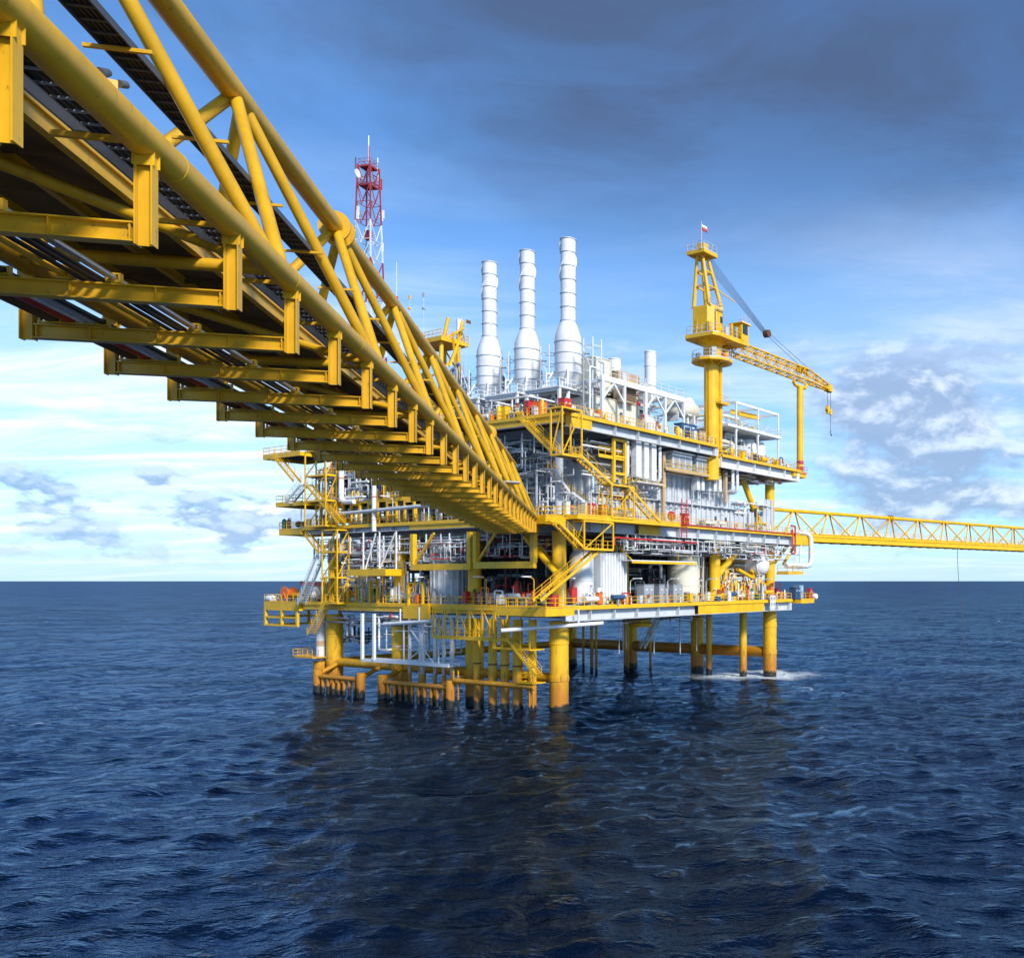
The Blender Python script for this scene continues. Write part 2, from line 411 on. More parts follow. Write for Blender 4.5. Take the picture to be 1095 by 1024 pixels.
# ------------------------------------------------------------------ sea
def build_sea():
    rs = np.random.RandomState(7)
    az = np.concatenate([np.linspace(-180, -50, 60)[:-1], np.linspace(-50, 20, 820), np.linspace(20, 180, 60)[1:-1]])
    d_px = np.concatenate([np.linspace(1500, 440, 60)[:-1], np.linspace(440, 40, 500)[:-1], np.linspace(40, 1.2, 70)[:-1], np.geomspace(1.2, 0.16, 10)])
    r = F_PX * CAM_H / d_px
    th = np.radians(az)
    RR, TT = np.meshgrid(r, th, indexing='ij')
    X, Y = RR * np.sin(TT), RR * np.cos(TT)
    dr = np.gradient(r)[:, None] * np.ones_like(TT)
    dt = RR * np.radians(np.gradient(az))[None, :]
    Z = np.zeros_like(X); DX = np.zeros_like(X); DY = np.zeros_like(X)
    for i in range(95):
        lam = 1.6 * (44 / 1.6) ** ((i + rs.rand()) / 95)
        wind = R(205) + rs.randn() * (0.40 + 0.5 * (lam < 9))
        k = 2 * math.pi / lam
        amp = 0.0066 * lam ** 0.64 * (1.0 if lam < 24 else 0.7) * (0.6 + 0.8 * rs.rand())
        kx, ky = k * math.cos(wind), k * math.sin(wind)
        # waves finer than the sheet's own spacing fade out
        sp = np.maximum(dr * abs(math.sin(wind)) * 0.7, np.minimum(dt, dr))
        sp = np.maximum(sp, dt * 0.5)
        fade = np.clip((lam / np.maximum(sp, 1e-3) - 2.2) / 3.0, 0, 1)
        ph = kx * X + ky * Y + rs.rand() * 6.283
        c, s_ = np.cos(ph) * amp * fade, np.sin(ph) * amp * fade
        Z += c; q = 0.75
        DX -= q * s_ * math.cos(wind); DY -= q * s_ * math.sin(wind)
    foam = np.clip((Z / Z.std() - 1.9) / 1.0, 0, 1)
    X2, Y2 = X + DX, Y + DY
    nr, nt = X.shape
    vs = np.stack([X2, Y2, Z], -1).reshape(-1, 3)
    ii = np.arange(nr * nt).reshape(nr, nt)
    a, b, c, d = ii[:-1], ii[1:], np.roll(ii, -1, 1)[1:], np.roll(ii, -1, 1)[:-1]
    quads = np.stack([a, d, c, b], -1).reshape(-1, 4)
    me = bpy.data.meshes.new('sea')
    me.vertices.add(len(vs)); me.vertices.foreach_set('co', vs.astype(np.float32).ravel())
    me.loops.add(quads.size); me.loops.foreach_set('vertex_index', quads.astype(np.int32).ravel())
    me.polygons.add(len(quads)); me.polygons.foreach_set('loop_start', np.arange(0, quads.size, 4, dtype=np.int32))
    me.polygons.foreach_set('use_smooth', np.ones(len(quads), dtype=bool))
    at = me.attributes.new('crest', 'FLOAT', 'POINT'); at.data.foreach_set('value', foam.astype(np.float32).ravel())
    me.update(); me.validate()
    m = bpy.data.materials.new('sea_water'); m.use_nodes = True
    nt_ = m.node_tree; g = NG(nt_); nt_.nodes.clear()
    pos = nt_.nodes.new('ShaderNodeNewGeometry').outputs['Position']
    dist = g.vm('LENGTH', g.vm('MULTIPLY', pos, (1, 1, 0)))
    crest = nt_.nodes.new('ShaderNodeAttribute'); crest.attribute_name = 'crest'
    # foam torn off the crests, and the wash round the far leg
    fn = g.noise(g.vm('MULTIPLY', pos, (1, 0.6, 1)), 0.9, 6, 0.7); fb = g.noise(pos, 0.05, 4, 0.6)
    cap = g.m('MULTIPLY', g.m('MULTIPLY', g.rng(fn, 0.50, 0.62), g.rng(crest.outputs['Fac'], 0.25, 0.9)), g.rng(fb, 0.50, 0.62))
    E = W(47.5, 0, 0)
    def wash(cx, cy, rx, ry, lo):
        q = g.vm('MULTIPLY', g.vm('SUBTRACT', pos, (cx, cy, 0)), (1 / rx, 1 / ry, 0))
        rr = g.m('ADD', g.vm('LENGTH', q), g.m('MULTIPLY', g.m('SUBTRACT', fb, 0.5), 0.8))
        return g.m('MULTIPLY', g.rng(rr, 1.0, 0.35), g.rng(fn, lo, lo + 0.2))
    w1 = wash(E.x - 2.0, E.y + 1.0, 13.0, 9.0, 0.30); w2 = wash(E.x - 16, E.y + 7, 9.0, 7.0, 0.40)
    w3 = wash(A0.x - 8, A0.y + 2, 12.0, 5.0, 0.52)
    f = g.m('MAXIMUM', g.m('MAXIMUM', cap, g.m('MAXIMUM', w1, w2)), g.m('MULTIPLY', w3, 0.5))
    # ripples finer than the sheet
    def bump(scale, strength, distn, prev, detail=5, st=(1, 1, 1)):
        b = nt_.nodes.new('ShaderNodeBump'); b.inputs['Strength'].default_value = strength; b.inputs['Distance'].default_value = distn
        g.put(b.inputs['Height'], g.noise(g.vm('MULTIPLY', pos, st), scale, detail, 0.6, 0.3))
        if prev: nt_.links.new(prev, b.inputs['Normal'])
        return b.outputs[0]
    nb = bump(0.045, 1.0, 1.6, None, 3, (0.6, 1.4, 1))
    nb = bump(0.17, 1.0, 0.8, nb, 6, (0.7, 1.35, 1))
    nb = bump(1.3, 0.9, 0.12, nb, 5, (0.75, 1.2, 1))
    # body of the water: dark blue scattered light; surface: Fresnel reflection, held down at grazing
    # angles because wave faces turned to the viewer hide the mirror-like backs
    body = nt_.nodes.new('ShaderNodeBsdfDiffuse'); body.inputs['Color'].default_value = (0.0011, 0.0052, 0.0165, 1)
    nt_.links.new(nb, body.inputs['Normal'])
    gl = nt_.nodes.new('ShaderNodeBsdfGlossy'); nt_.links.new(nb, gl.inputs['Normal'])
    gl.inputs['Color'].default_value = (0.47, 0.69, 1.0, 1)
    g.put(gl.inputs['Roughness'], g.rng(dist, 50, 1500, 0.06, 0.20))
    fr = nt_.nodes.new('ShaderNodeFresnel'); fr.inputs['IOR'].default_value = 1.333; nt_.links.new(nb, fr.inputs['Normal'])
    frc = g.m('MINIMUM', fr.outputs[0], g.rng(dist, 60, 700, 0.34, 0.26))
    gust = g.noise(g.vm('MULTIPLY', pos, (0.35, 1.0, 1.0)), 0.05, 9, 0.72, 0.2)
    frc = g.m('MULTIPLY', frc, g.rng(gust, 0.30, 0.70, 0.55, 1.35, False))
    mx = nt_.nodes.new('ShaderNodeMixShader'); nt_.links.new(frc, mx.inputs[0]); nt_.links.new(body.outputs[0], mx.inputs[1]); nt_.links.new(gl.outputs[0], mx.inputs[2])
    fd = nt_.nodes.new('ShaderNodeBsdfDiffuse'); fd.inputs['Color'].default_value = (0.72, 0.78, 0.82, 1)
    mf = nt_.nodes.new('ShaderNodeMixShader'); g.put(mf.inputs[0], g.m('MULTIPLY', f, 0.8)); nt_.links.new(mx.outputs[0], mf.inputs[1]); nt_.links.new(fd.outputs[0], mf.inputs[2])
    out = nt_.nodes.new('ShaderNodeOutputMaterial'); nt_.links.new(mf.outputs[0], out.inputs[0])
    me.materials.append(m)
    o = bpy.data.objects.new('sea', me); COL.objects.link(o); o['kind'] = 'structure'
    o['label'] = 'dark blue choppy open sea under and around the platform'
build_sea()
# ------------------------------------------------------------------ truss bridges
def frame_obj(name, label, cat, loc, rotz, group=None):
    o = bpy.data.objects.new(name, None); COL.objects.link(o); o.location = loc; o.rotation_euler = (0, 0, rotz)
    return tag(o, label, cat, group)
def truss_bridge(t, s0, s1, node0, panel, wr, wl, wt, hb, ht, hbot, hang0, hang_step, rc=0.285, rd=0.165, collar_at=(), tray=True, hangers=True, ym='bridge_yellow', n=20, detail=0):
    """three-chord bridge in the frame of t: x = w across, y = s along, z = height"""
    for w_, nm in ((wr, 'lower_chord'), (wl, 'lower_chord')):
        MB().tube((w_, s0, hb), (w_, s1, hb), rc, n).build(nm, ym, t)
    MB().tube((wt, s0, ht), (wt, s1 - panel * 0.35, ht), rc * 1.12, n).build('top_chord', ym, t)
    # weld seams standing proud of the chords
    tops, bots = [], []
    k = -12
    while node0 + k * panel < s1 + panel:
        sb = node0 + k * panel; st = sb + panel / 2
        if s0 < sb < s1: bots.append(sb)
        if s0 < st < s1 - panel * 0.4: tops.append(st)
        k += 1
    for st in tops:
        for w_ in (wr, wl):
            for sb in bots:
                if abs(abs(sb - st) - panel / 2) < 0.1:
                    MB().tube((wt, st + (0.25 if sb > st else -0.25), ht), (w_, sb + (-0.3 if sb > st else 0.3), hb), rd, 14).build('brace', ym, t)
    for sb in bots:
        MB().tube((wl, sb, hb), (wr, sb, hb), rd * 0.9, 12).build('cross_tube', ym, t)
        MB().tube((wl, sb, hb - 0.05), (wr, sb + panel, hb - 0.05), rd * 0.72, 10).build('floor_brace', ym, t)
    for st in collar_at:
        c = MB()
        for q in (-0.34, 0.34):
            c.lathe((wt, st + q, ht), [(rc * 1.0, -0.05), (rc * 2.05, -0.05), (rc * 2.05, 0.05), (rc * 1.0, 0.05)], 28, 'y')
        c.lathe((wt, st, ht), [(rc * 1.16, -0.42), (rc * 1.16, 0.42)], 20, 'y')
        c.build('flange_collar', ym, t)
    if hangers:
        s = hang0
        while s < s1 - 0.3:
            if s > s0 + 0.3:
                for w_, sg in ((wr + 0.02, 1), (wl - 0.08, -1)):
                    MB().ibeam((w_, s, hbot), (w_, s, hb - rc * 0.72), 0.22, 0.27, 0.024, 0.024, (1, 0, 0)).build('hanger', ym, t)
                if detail and s < detail:
                    for w_, q in ((wr + 0.02, -1), (wl - 0.08, 1)):
                        b = MB().box((w_ + q * 0.20, s, hbot + 0.20), (0.022, 0.20, 0.30))
                        for yy in (-0.065, 0.065):
                            for zz in (0.10, 0.20, 0.30): b.tube((w_ + q * 0.21, s + yy, hbot + zz), (w_ + q * 0.235, s + yy, hbot + zz), 0.016, 6)
                        b.build('end_plate', ym, t)
                        g_ = MB()
                        for yy in (-0.09, 0.09): g_.box((w_, s + yy, hb - rc - 0.02), (0.34, 0.018, 0.26))
                        g_.build('gusset', ym, t)
                    for w_ in (wl + 1.2, wl + 2.6, wl + 4.1):
                        MB().box((w_, s, hbot + 0.20), (0.018, 0.22, 0.30)).build('web_stiffener', ym, t)
                MB().ibeam((wl + 0.07, s, hbot + 0.20), (wr - 0.13, s, hbot + 0.20), 0.24, 0.33, 0.026, 0.028).build('cross_beam', ym, t)
            s += hang_step
    # walkway floor, carried by stringers between the lower chords
    f0, f1, fz = wl + (wr - wl) * 0.20, wl + (wr - wl) * 0.69, hb + 0.46
    s = s0; pl = hang_step * 0.5
    me = MB().box((0, 0, 0), (f1 - f0 - 0.03, pl - 0.035, 0.05)).box((0, -pl / 2 + 0.1, -0.09), (f1 - f0 - 0.05, 0.06, 0.13)).mesh('floor_plate', 'bridge_floor')
    while s + pl < s1:
        obj('floor_plate', me, t, ((f0 + f1) / 2, s + pl / 2, fz)); s += pl
    for x in (f0 - 0.05, f1 + 0.05):
        MB().ibeam((x, s0, fz - 0.16), (x, s1, fz - 0.16), 0.16, 0.34, 0.03, 0.03).build('stringer', ym, t)
    MB().ibeam(((f0 + f1) / 2, s0, fz - 0.14), ((f0 + f1) / 2, s1, fz - 0.14), 0.12, 0.22, 0.02, 0.02).build('stringer', ym, t)
    for x in (f0, f1):
        b = MB(); rail(b, [(x, s0, fz + 0.03), (x, s1, fz + 0.03)], 1.1, 1.8, 0.024); b.build('railing', ym, t)
    if tray:
        def ladder(x0, x1, z, m, step=0.42):
            b = MB()
            for x in (x0, x1): b.bar((x, s0, z), (x, s1, z), 0.035, 0.15)
            s = s0
            while s < s1: b.bar((x0, s, z - 0.02), (x1, s, z - 0.02), 0.05, 0.03); s += step
            b.build('cable_ladder', m, t)
            c = MB(); k = 5
            for i in range(k):
                x = x0 + (x1 - x0) * (i + 0.7) / (k + 0.4); c.tube((x, s0, z + 0.035), (x, s1, z + 0.035), 0.045, 6)
            c.build('cable_run', 'black', t, kind='stuff')
        ladder(wr - 1.02, wr - 0.42, hb + 0.12, 'grey')
        MB().box((wr - 0.80, (s0 + s1) / 2, hb - 0.02), (0.20, s1 - s0, 0.03)).build('tray_cover', 'white', t)
        zt = hb + (ht - hb) * 0.47; xt = wr + (wt - wr) * 0.47 - 0.42
        ladder(xt - 0.26, xt + 0.26, zt, 'dark_grey')
        s = s0 + 1.0
        while s < s1:
            MB().bar((xt - 0.55, s, zt - 0.11), (xt + 0.62, s, zt - 0.11), 0.07, 0.07).build('tray_bracket', ym, t)
            MB().bar((wr - 1.25, s + 0.8, hb - 0.10), (wr - 0.1, s + 0.8, hb - 0.10), 0.09, 0.09).build('tray_bracket', ym, t)
            s += hang_step

BR = R(13.2)
def build_left_bridge():
    s0, s1 = -14.0, 114.2
    t = frame_obj('truss_bridge', 'long yellow triangular truss bridge coming from the upper left to the platform', 'bridge', (0, 0, 0), BR)
    bx = {'hb': 23.36, 'ht': 29.66}
    step = 3.66
    h0 = (12.0 + 1.65) / 0.9736
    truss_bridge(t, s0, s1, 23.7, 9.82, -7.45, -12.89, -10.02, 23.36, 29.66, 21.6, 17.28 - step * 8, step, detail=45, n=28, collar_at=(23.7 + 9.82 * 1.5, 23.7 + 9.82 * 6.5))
    # seams on the near lower chord
    for s in [6.0 + 6.1 * i for i in range(17)]:
        MB().lathe((-7.45, s, 23.36), [(0.286, -0.02), (0.296, 0), (0.286, 0.02)], 20, 'y').build('weld_seam', 'bridge_yellow', t)
    # pipes and cables lying on the cross beams: each is a thing of its own
    zt = 21.6 + 0.40
    runs = [('silver_pipe', -9.55, 0.062, 'steel', 'bare silver pipe clamped on the bridge cross beams beside the black cables', 'pipe'),
            ('black_cable', -9.80, 0.045, 'black', 'black cable on the bridge cross beams right beside the silver pipe', 'cable'),
            ('black_cable', -9.98, 0.05, 'black', 'middle black cable of the three beside the silver pipe under the bridge', 'cable'),
            ('black_cable', -10.18, 0.045, 'black', 'black cable between the middle cable and the thin yellow conduit under the bridge', 'cable'),
            ('yellow_conduit', -10.42, 0.05, 'bridge_yellow', 'thin yellow conduit running along the bridge cross beams', 'conduit'),
            ('black_hose', -11.45, 0.06, 'black', 'black hose on the bridge cross beams left of the open gap', 'hose'),
            ('pale_pipe', -11.66, 0.06, 'pale_grey', 'pale grey pipe next to the black hose under the bridge', 'pipe'),
            ('white_pipe', -11.86, 0.05, 'white', 'thin white pipe between the pale grey pipe and the red fire main under the bridge', 'pipe'),
            ('fire_main', -12.14, 0.12, 'red', 'red fire main pipe running under the left edge of the bridge', 'pipe'),
            ('oil_pipe', -12.52, 0.17, 'brown', 'thick dark brown pipe under the left edge of the bridge', 'pipe')]
    for nm, w_, r, m, lab, cat in runs:
        e = frame_obj(nm, lab, cat, Matrix.Rotation(BR, 4, 'Z') @ Vector((w_, s0, zt + r + 0.03)), BR)
        MB().tube((0, 0, 0), (0, s1 - s0 + 1, 0), r, 12).build('pipe_body', m, e)
        if r > 0.045 and 'cable' not in nm:
            me = MB().box((0, 0, -r - 0.01), (r * 2 + 0.14, 0.16, 0.05)).box((r + 0.04, 0, 0), (0.04, 0.12, r * 2)).box((-r - 0.04, 0, 0), (0.04, 0.12, r * 2)).box((0, 0, r + 0.02), (r * 2 + 0.12, 0.12, 0.03)).mesh('pipe_clamp', 'bridge_yellow')
            s = 17.28 - step * 8
            while s < s1:
                if s > s0: obj('pipe_clamp', me, e, (0, s - s0, 0))
                s += step
    # floodlight on the near chord
    p = Matrix.Rotation(BR, 4, 'Z') @ Vector((-7.62, 16.5, 23.72))
    f = frame_obj('floodlight', 'small dark floodlight on a yellow bracket above the near bridge chord', 'floodlight', p, BR + R(20))
    MB().bar((0, 0, -0.5), (0, 0, 0.1), 0.10).box((0, 0, 0.14), (0.26, 0.16, 0.14)).build('bracket', 'bridge_yellow', f)
    MB().tube((-0.10, -0.1, 0.25), (-0.02, 0.2, 0.42), 0.085, 12, 0.06).build('lamp_head', 'dark_grey', f)
    MB().tube((0.14, 0.0, 0.2), (0.22, 0.12, 0.26), 0.06, 10).build('lamp_head', 'dark_grey', f)
    # round pad clamped on the chord
    p = Matrix.Rotation(BR, 4, 'Z') @ Vector((-7.4, 76.0, 23.80))
    f = frame_obj('sensor_disc', 'flat grey oval disc clamped to the near bridge chord', 'sensor', p, BR)
    MB().lathe((0.25, 0, 0), [(0.75, 0), (0.80, 0.06), (0.7, 0.14), (0.0, 0.16)], 24).build('disc', 'pale_grey', f)
    MB().box((0.2, 0, -0.18), (0.5, 0.5, 0.34)).build('clamp', 'bridge_yellow', f)
build_left_bridge()

def build_right_bridge():
    ang = R(-45)
    t = frame_obj('truss_bridge', 'bright yellow truss bridge leaving the platform towards the right edge', 'bridge', (-5.7, 158.0, 0), ang)
    truss_bridge(t, -3.0, 150.0, 0.7, 9.0, 0.0, -4.4, -2.2, 24.1, 28.65, 22.9, 0.6, 3.0, rc=0.30, rd=0.15, collar_at=(0.7 + 9.0 * 3.5,), tray=False, hangers=False, ym='yellow', n=14)
    MB().ibeam((0.18, -3, 23.55), (0.18, 150, 23.55), 0.3, 0.9, 0.06, 0.05).build('edge_girder', 'yellow', t)
    MB().ibeam((-4.58, -3, 23.55), (-4.58, 150, 23.55), 0.3, 0.9, 0.06, 0.05).build('edge_girder', 'yellow', t)
    me = MB().bar((-4.4, 0, 23.15), (0.0, 0, 23.15), 0.2, 0.3).mesh('cross_beam', 'yellow')
    for i in range(50): obj('cross_beam', me, t, (0, -1 + 3 * i, 0))
    # rope hanging off the bridge to the water
    p = Matrix.Translation((-5.7, 158, 0)) @ Matrix.Rotation(ang, 4, 'Z') @ Vector((0.3, 51.5, 0))
    pts = [Vector((p.x + 1.9 * math.sin(i / 14 * 1.3) ** 2, p.y, 23.0 - 23.4 * i / 14)) for i in range(15)]
    m = MB(); m.pipe([q - p for q in pts], 0.06, 5)
    r = m.build('hanging_rope', 'dark_grey'); r.location = p
    tag(r, 'thin dark rope hanging from the right-hand bridge down to the sea', 'rope')
build_right_bridge()
# ------------------------------------------------------------------ the platform's structure
H1, H2, H3, H3R = 12.85, 23.8, 36.0, 34.8          # lower, main, upper deck and the deck at the right-hand end
UE, VL = 47.5, 45.6
VROW = [0, 15.2, 30.4, 45.6]
PL = thing('offshore_platform', 'yellow and white multi-deck offshore platform standing on round yellow legs', 'oil platform')
def deck(u0, u1, v0, v1, h, gd, name, right=True, left=True, pw=4.2, yel_r=(), yel_l=(), rails='rl', gl=None, panel='pale_grey', rim='yellow', joists=True):
    fl = MB().box(((u0 + u1) / 2, (v0 + v1) / 2, h - 0.1), (u1 - u0, v1 - v0, 0.2)).build(name, 'floor_plate', PL)
    fr = 0.16
    for nm, a, b in (('edge_channel', (u0, v0 - fr, h - 0.12), (u1, v0 - fr, h - 0.12)), ('edge_channel', (u0 - fr, v0, h - 0.12), (u0 - fr, v1, h - 0.12)),
                     ('edge_channel', (u1 + fr, v0, h - 0.12), (u1 + fr, v1, h - 0.12)), ('edge_channel', (u0, v1 + fr, h - 0.12), (u1, v1 + fr, h - 0.12))):
        MB().bar(a, b, 0.3, 0.42).build(nm, rim, fl)
    def face(p, q, out, yl, gd=gd):
        p, q, out = Vector(p), Vector(q), Vector(out); L = (q - p).length; n = max(1, int(round(L / pw))); d = (q - p) / n
        hp = gd - 0.42
        for i in range(n):
            c = p + d * (i + 0.5); t = (i + 0.5) / n * L
            m = panel
            for a, b in yl:
                if a <= t <= b: m = 'yellow'
            o = -0.55 if m == panel else 0.12
            z = h - 0.34 - hp / 2
            along = 0 if abs(d.x) > abs(d.y) else math.pi / 2
            MB().box((c.x + out.x * o, c.y + out.y * o, z), (d.length - 0.02 if m == panel else d.length, 0.05, hp), along).build('girder_panel', m, fl)
            if m == panel:
                e = p + d * i
                MB().box((e.x - out.x * 0.22, e.y - out.y * 0.22, z), (0.10, 0.62, hp), along).build('stiffener', panel, fl)
        e0, e1 = p - out * 0.13, q - out * 0.13
        MB().bar((e0.x, e0.y, h - gd + 0.04), (e1.x, e1.y, h - gd + 0.04), 0.5, 0.08).build('bottom_flange', panel, fl)
    if right: face((u0, v0, 0), (u1, v0, 0), (0, -1, 0), yel_r)
    if left: face((u0, v0, 0), (u0, v1, 0), (-1, 0, 0), yel_l, gl or gd)
    face((u1, v0, 0), (u1, v1, 0), (1, 0, 0), ())
    if joists:
        n = int((u1 - u0) / 5)
        for i in range(1, n):
            u = u0 + (u1 - u0) * i / n
            MB().ibeam((u, v0 + 0.6, h - gd * 0.5 - 0.12), (u, v1 - 0.6, h - gd * 0.5 - 0.12), 0.4, gd - 0.5, 0.06, 0.05).build('joist', 'pale_grey', fl)
    if 'r' in rails: rail(MB(), [(u0, v0, h), (u1, v0, h)]).build('railing', 'yellow', fl)
    if 'l' in rails: rail(MB(), [(u0, v0, h), (u0, v1, h)]).build('railing', 'yellow', fl)
    if 'e' in rails: rail(MB(), [(u1, v0, h), (u1, v1, h)]).build('railing', 'yellow', fl)
    return fl
lower = deck(-2, 49.5, -3, 50, H1, 1.7, 'lower_deck', yel_r=((27, 33), (33, 44)), yel_l=((0, 60),), rails='rl', gl=1.05)
main = deck(-2, 50, -3, 50, H2, 1.75, 'main_deck', yel_r=((14.5, 17.5),), yel_l=((0, 28),), rails='rl', gl=1.0)
upper = deck(-2, 28.5, -3, 48, H3, 1.6, 'upper_deck', yel_r=((0, 6),), yel_l=((0, 60),), rails='rle', gl=1.1)
rdeck = deck(29.5, 52, -3, 22, H3R, 1.9, 'side_deck', yel_r=(), rails='re', left=False, panel='white')
# red coping line along the main deck's right-hand edge
MB().tube((17, -3.36, H2 + 0.05), (50, -3.36, H2 + 0.05), 0.10, 8).build('fire_line', 'red', main)
# extensions: bridge landing at the near corner, cantilevers at the far left
def shelf(u0, u1, v0, v1, h, th=0.55, rails=(), m='yellow'):
    p = MB().box(((u0 + u1) / 2, (v0 + v1) / 2, h - 0.06), (u1 - u0, v1 - v0, 0.12)).build('landing', 'floor_plate', PL)
    for a, b in (((u0, v0), (u1, v0)), ((u1, v0), (u1, v1)), ((u1, v1), (u0, v1)), ((u0, v1), (u0, v0))):
        MB().bar((a[0], a[1], h - 0.13 - th / 2 + 0.1), (b[0], b[1], h - 0.13 - th / 2 + 0.1), 0.14, th).build('edge_channel', m, p)
    for pts in rails:
        rail(MB(), [(x, y, h) for x, y in pts]).build('railing', m, p)
    return p
shelf(-6.5, -2.15, -4.6, 3.5, H1 + 0.04, 0.9, ([(-6.5, 3.5), (-6.5, -4.6), (-2.2, -4.6)],))
shelf(-5.2, -2.15, -3.2, 9.5, H2 - 0.25, 0.9, ([(-2.4, -3.2), (-5.2, -3.2), (-5.2, -0.8)],))
shelf(-2.15, 17, -5.2, -3.3, H2 + 0.02, 0.5, ([(-2.1, -5.2), (17, -5.2)],))
far1 = shelf(-2.5, 4.5, 50.3, 59.5, H1 - 0.02, 1.2, ([(4.5, 59.5), (-2.5, 59.5), (-2.5, 50.4)],))
for v in (51, 55, 59.3):
    MB().bar((-2.4, v, H1 - 1.2), (-2.4, v, H1 - 3.6), 0.36).build('hanging_post', 'yellow', far1)
    MB().bar((4.2, v, H1 - 1.2), (4.2, v, H1 - 3.6), 0.36).build('hanging_post', 'yellow', far1)
for z in (H1 - 2.3, H1 - 3.5):
    MB().bar((-2.4, 50.8, z), (-2.4, 59.4, z), 0.28).bar((4.2, 50.8, z), (4.2, 59.4, z), 0.28).bar((-2.4, 59.3, z), (4.2, 59.3, z), 0.28).build('frame_rail', 'yellow', far1)
shelf(-2.2, 3.0, 50.3, 56.0, H2 - 0.1, 0.8, ([(3, 56), (-2.2, 56), (-2.2, 50.4)],))
shelf(-3.0, 3.0, 48.5, 55.5, 27.6, 0.5, ([(3, 55.5), (-3, 55.5), (-3, 48.6)],))
shelf(-3.5, 3.0, 48.3, 58.0, 34.9, 0.6, ([(3, 58), (-3.5, 58), (-3.5, 48.5)],))
shelf(50.2, 54.5, -4.5, 6, H1 + 0.03, 0.6, ([(50.3, -4.5), (54.5, -4.5), (54.5, 6)],))
shelf(44.5, 49.3, -5.4, -3.3, H1 + 4.6, 0.35, ([(44.5, -3.4), (44.5, -5.4), (49.3, -5.4), (49.3, -3.4)],))
# legs, columns and braces
for u in (0, UE):
    for v in VROW:
        r = 1.13
        MB().tube((u, v, -8), (u, v, H1 - 1.75), r, 28).build('leg', 'leg_paint', PL)
        for z in (4.1, 8.6):
            MB().lathe((u, v, z), [(r + 0.01, -0.35), (r + 0.07, -0.3), (r + 0.07, 0.3), (r + 0.01, 0.35)], 28).build('leg_sleeve', 'leg_paint', PL)
        MB().tube((u, v, H1 - 0.02), (u, v, H2 - 1.72), 0.85, 20).build('column', 'yellow', PL)
        if u == 0 or v < 20: MB().tube((u, v, H2), (u, v, (H3 if u == 0 else H3R) - 1.62), 0.8 if u else 0.5, 20).build('column', 'yellow' if u else 'pale_grey', PL)
for v in (0, 15.2):
    MB().tube((32, v, H1), (32, v, H2 - 1.72), 0.85, 20).build('column', 'yellow', PL)
    MB().tube((16, v + 4, H1), (16, v + 4, H2 - 1.72), 0.7, 16).build('column', 'yellow', PL)
for u in (0, UE):
    for a, b in zip(VROW[:-1], VROW[1:]):
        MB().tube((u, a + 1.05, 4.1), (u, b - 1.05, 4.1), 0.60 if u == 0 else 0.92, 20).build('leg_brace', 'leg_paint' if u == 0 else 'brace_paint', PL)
for v in (0, 45.6):
    if v: MB().tube((1.1, v, 4.1), (UE - 1.1, v, 4.1), 0.62, 18).build('leg_brace', 'leg_paint', PL)
for v in VROW[1:]:
    MB().tube((UE, v, 1.2), (UE, v + 4.0, -5), 0.4, 12).build('leg_brace', 'leg_paint', PL)
for p, q, r in (((32.5, 0, H1 + 3.9), (39.5, 0, H2 - 1.9), 0.55), ((42.0, 0, H2 - 6.5), (46.8, 0, H2 - 2.0), 0.45), ((48.2, 0, H2 - 5.2), (53, 0, H2 - 1.8), 0.32),
                ((38, 0, H1 + 5.0), (47, 0, H1 + 2.2), 0.30), ((40.0, 0.5, H3R - 2.0), (44.5, 0.3, H3R - 9.0), 0.5), ((0, 5, H2 - 1.9), (0, 0.8, H2 - 6.4), 0.40),
                ((-1.5, 4.2, H2 - 2.4), (-1.5, -1.0, H2 - 6.8), 0.36), ((36.0, 1.5, H1), (37.0, 1.5, H1 + 5), 0.5)):
    MB().tube(p, q, r, 14).build('deck_brace', 'yellow', PL)
# conductors between the near legs
for px, v, r in ((516, 12.1, 0.42), (529.5, 9.2, 0.52), (540, 7.0, 0.52), (552, 4.75, 0.60), (569, 2.2, 0.48)):
    c = MB().tube((-2.2, v, -6), (-2.2, v, H1 - 1.6), r, 20).build('conductor', 'leg_paint', PL)
    MB().lathe((-2.2, v, 5.6), [(r, -0.1), (r + 0.05, -0.1), (r + 0.05, 0.1), (r, 0.1)], 20).build('joint_ring', 'brown', c)
for v, r in ((17.6, 0.28), (19.2, 0.26), (21.0, 0.24), (23.6, 0.46), (26.2, 0.24)):
    c = MB().tube((-1.6, v, 3.6), (-1.6, v, H1 - 1.6), r, 14).build('caisson', 'leg_white', PL)
    MB().tube((-1.6, v, -4), (-1.6, v, 3.6), r * 1.05, 14).build('caisson_foot', 'leg_paint', c)
c = MB().tube((-0.9, 47.6, 4.0), (-0.9, 47.6, H1 - 1.6), 0.62, 18).build('caisson', 'leg_white', PL)
MB().lathe((-0.9, 47.6, 6.8), [(0.63, -0.4), (0.65, -0.4), (0.65, 0.4), (0.63, 0.4)], 18).build('painted_band', 'tan', c)
MB().lathe((-0.9, 47.6, 3.2), [(1.0, -1.0), (1.0, 0.9), (0.65, 1.0)], 18).build('caisson_foot', 'leg_paint', c)
for u, v, r in ((44.0, 3.0, 0.6), (46.0, 11.5, 0.5), (40, 33, 0.3), (38, 30, 0.22), (42, 27, 0.22), (40, 24.5, 0.22), (43, 22, 0.22), (41, 36, 0.22)):
    MB().tube((u, v, -5), (u, v, H1 - 1.6), r, 14).build('caisson', 'leg_paint', PL)
for u, v in ((14, 3), (17, 5), (22.5, 4), (25, 6), (28, 3.5), (31, 6), (34, 5), (20, 7)):
    MB().tube((u, v, 4.0 + (u % 3)), (u, v, H1 - 1.6), 0.06, 8).build('drain_pipe', 'pale_grey', PL)
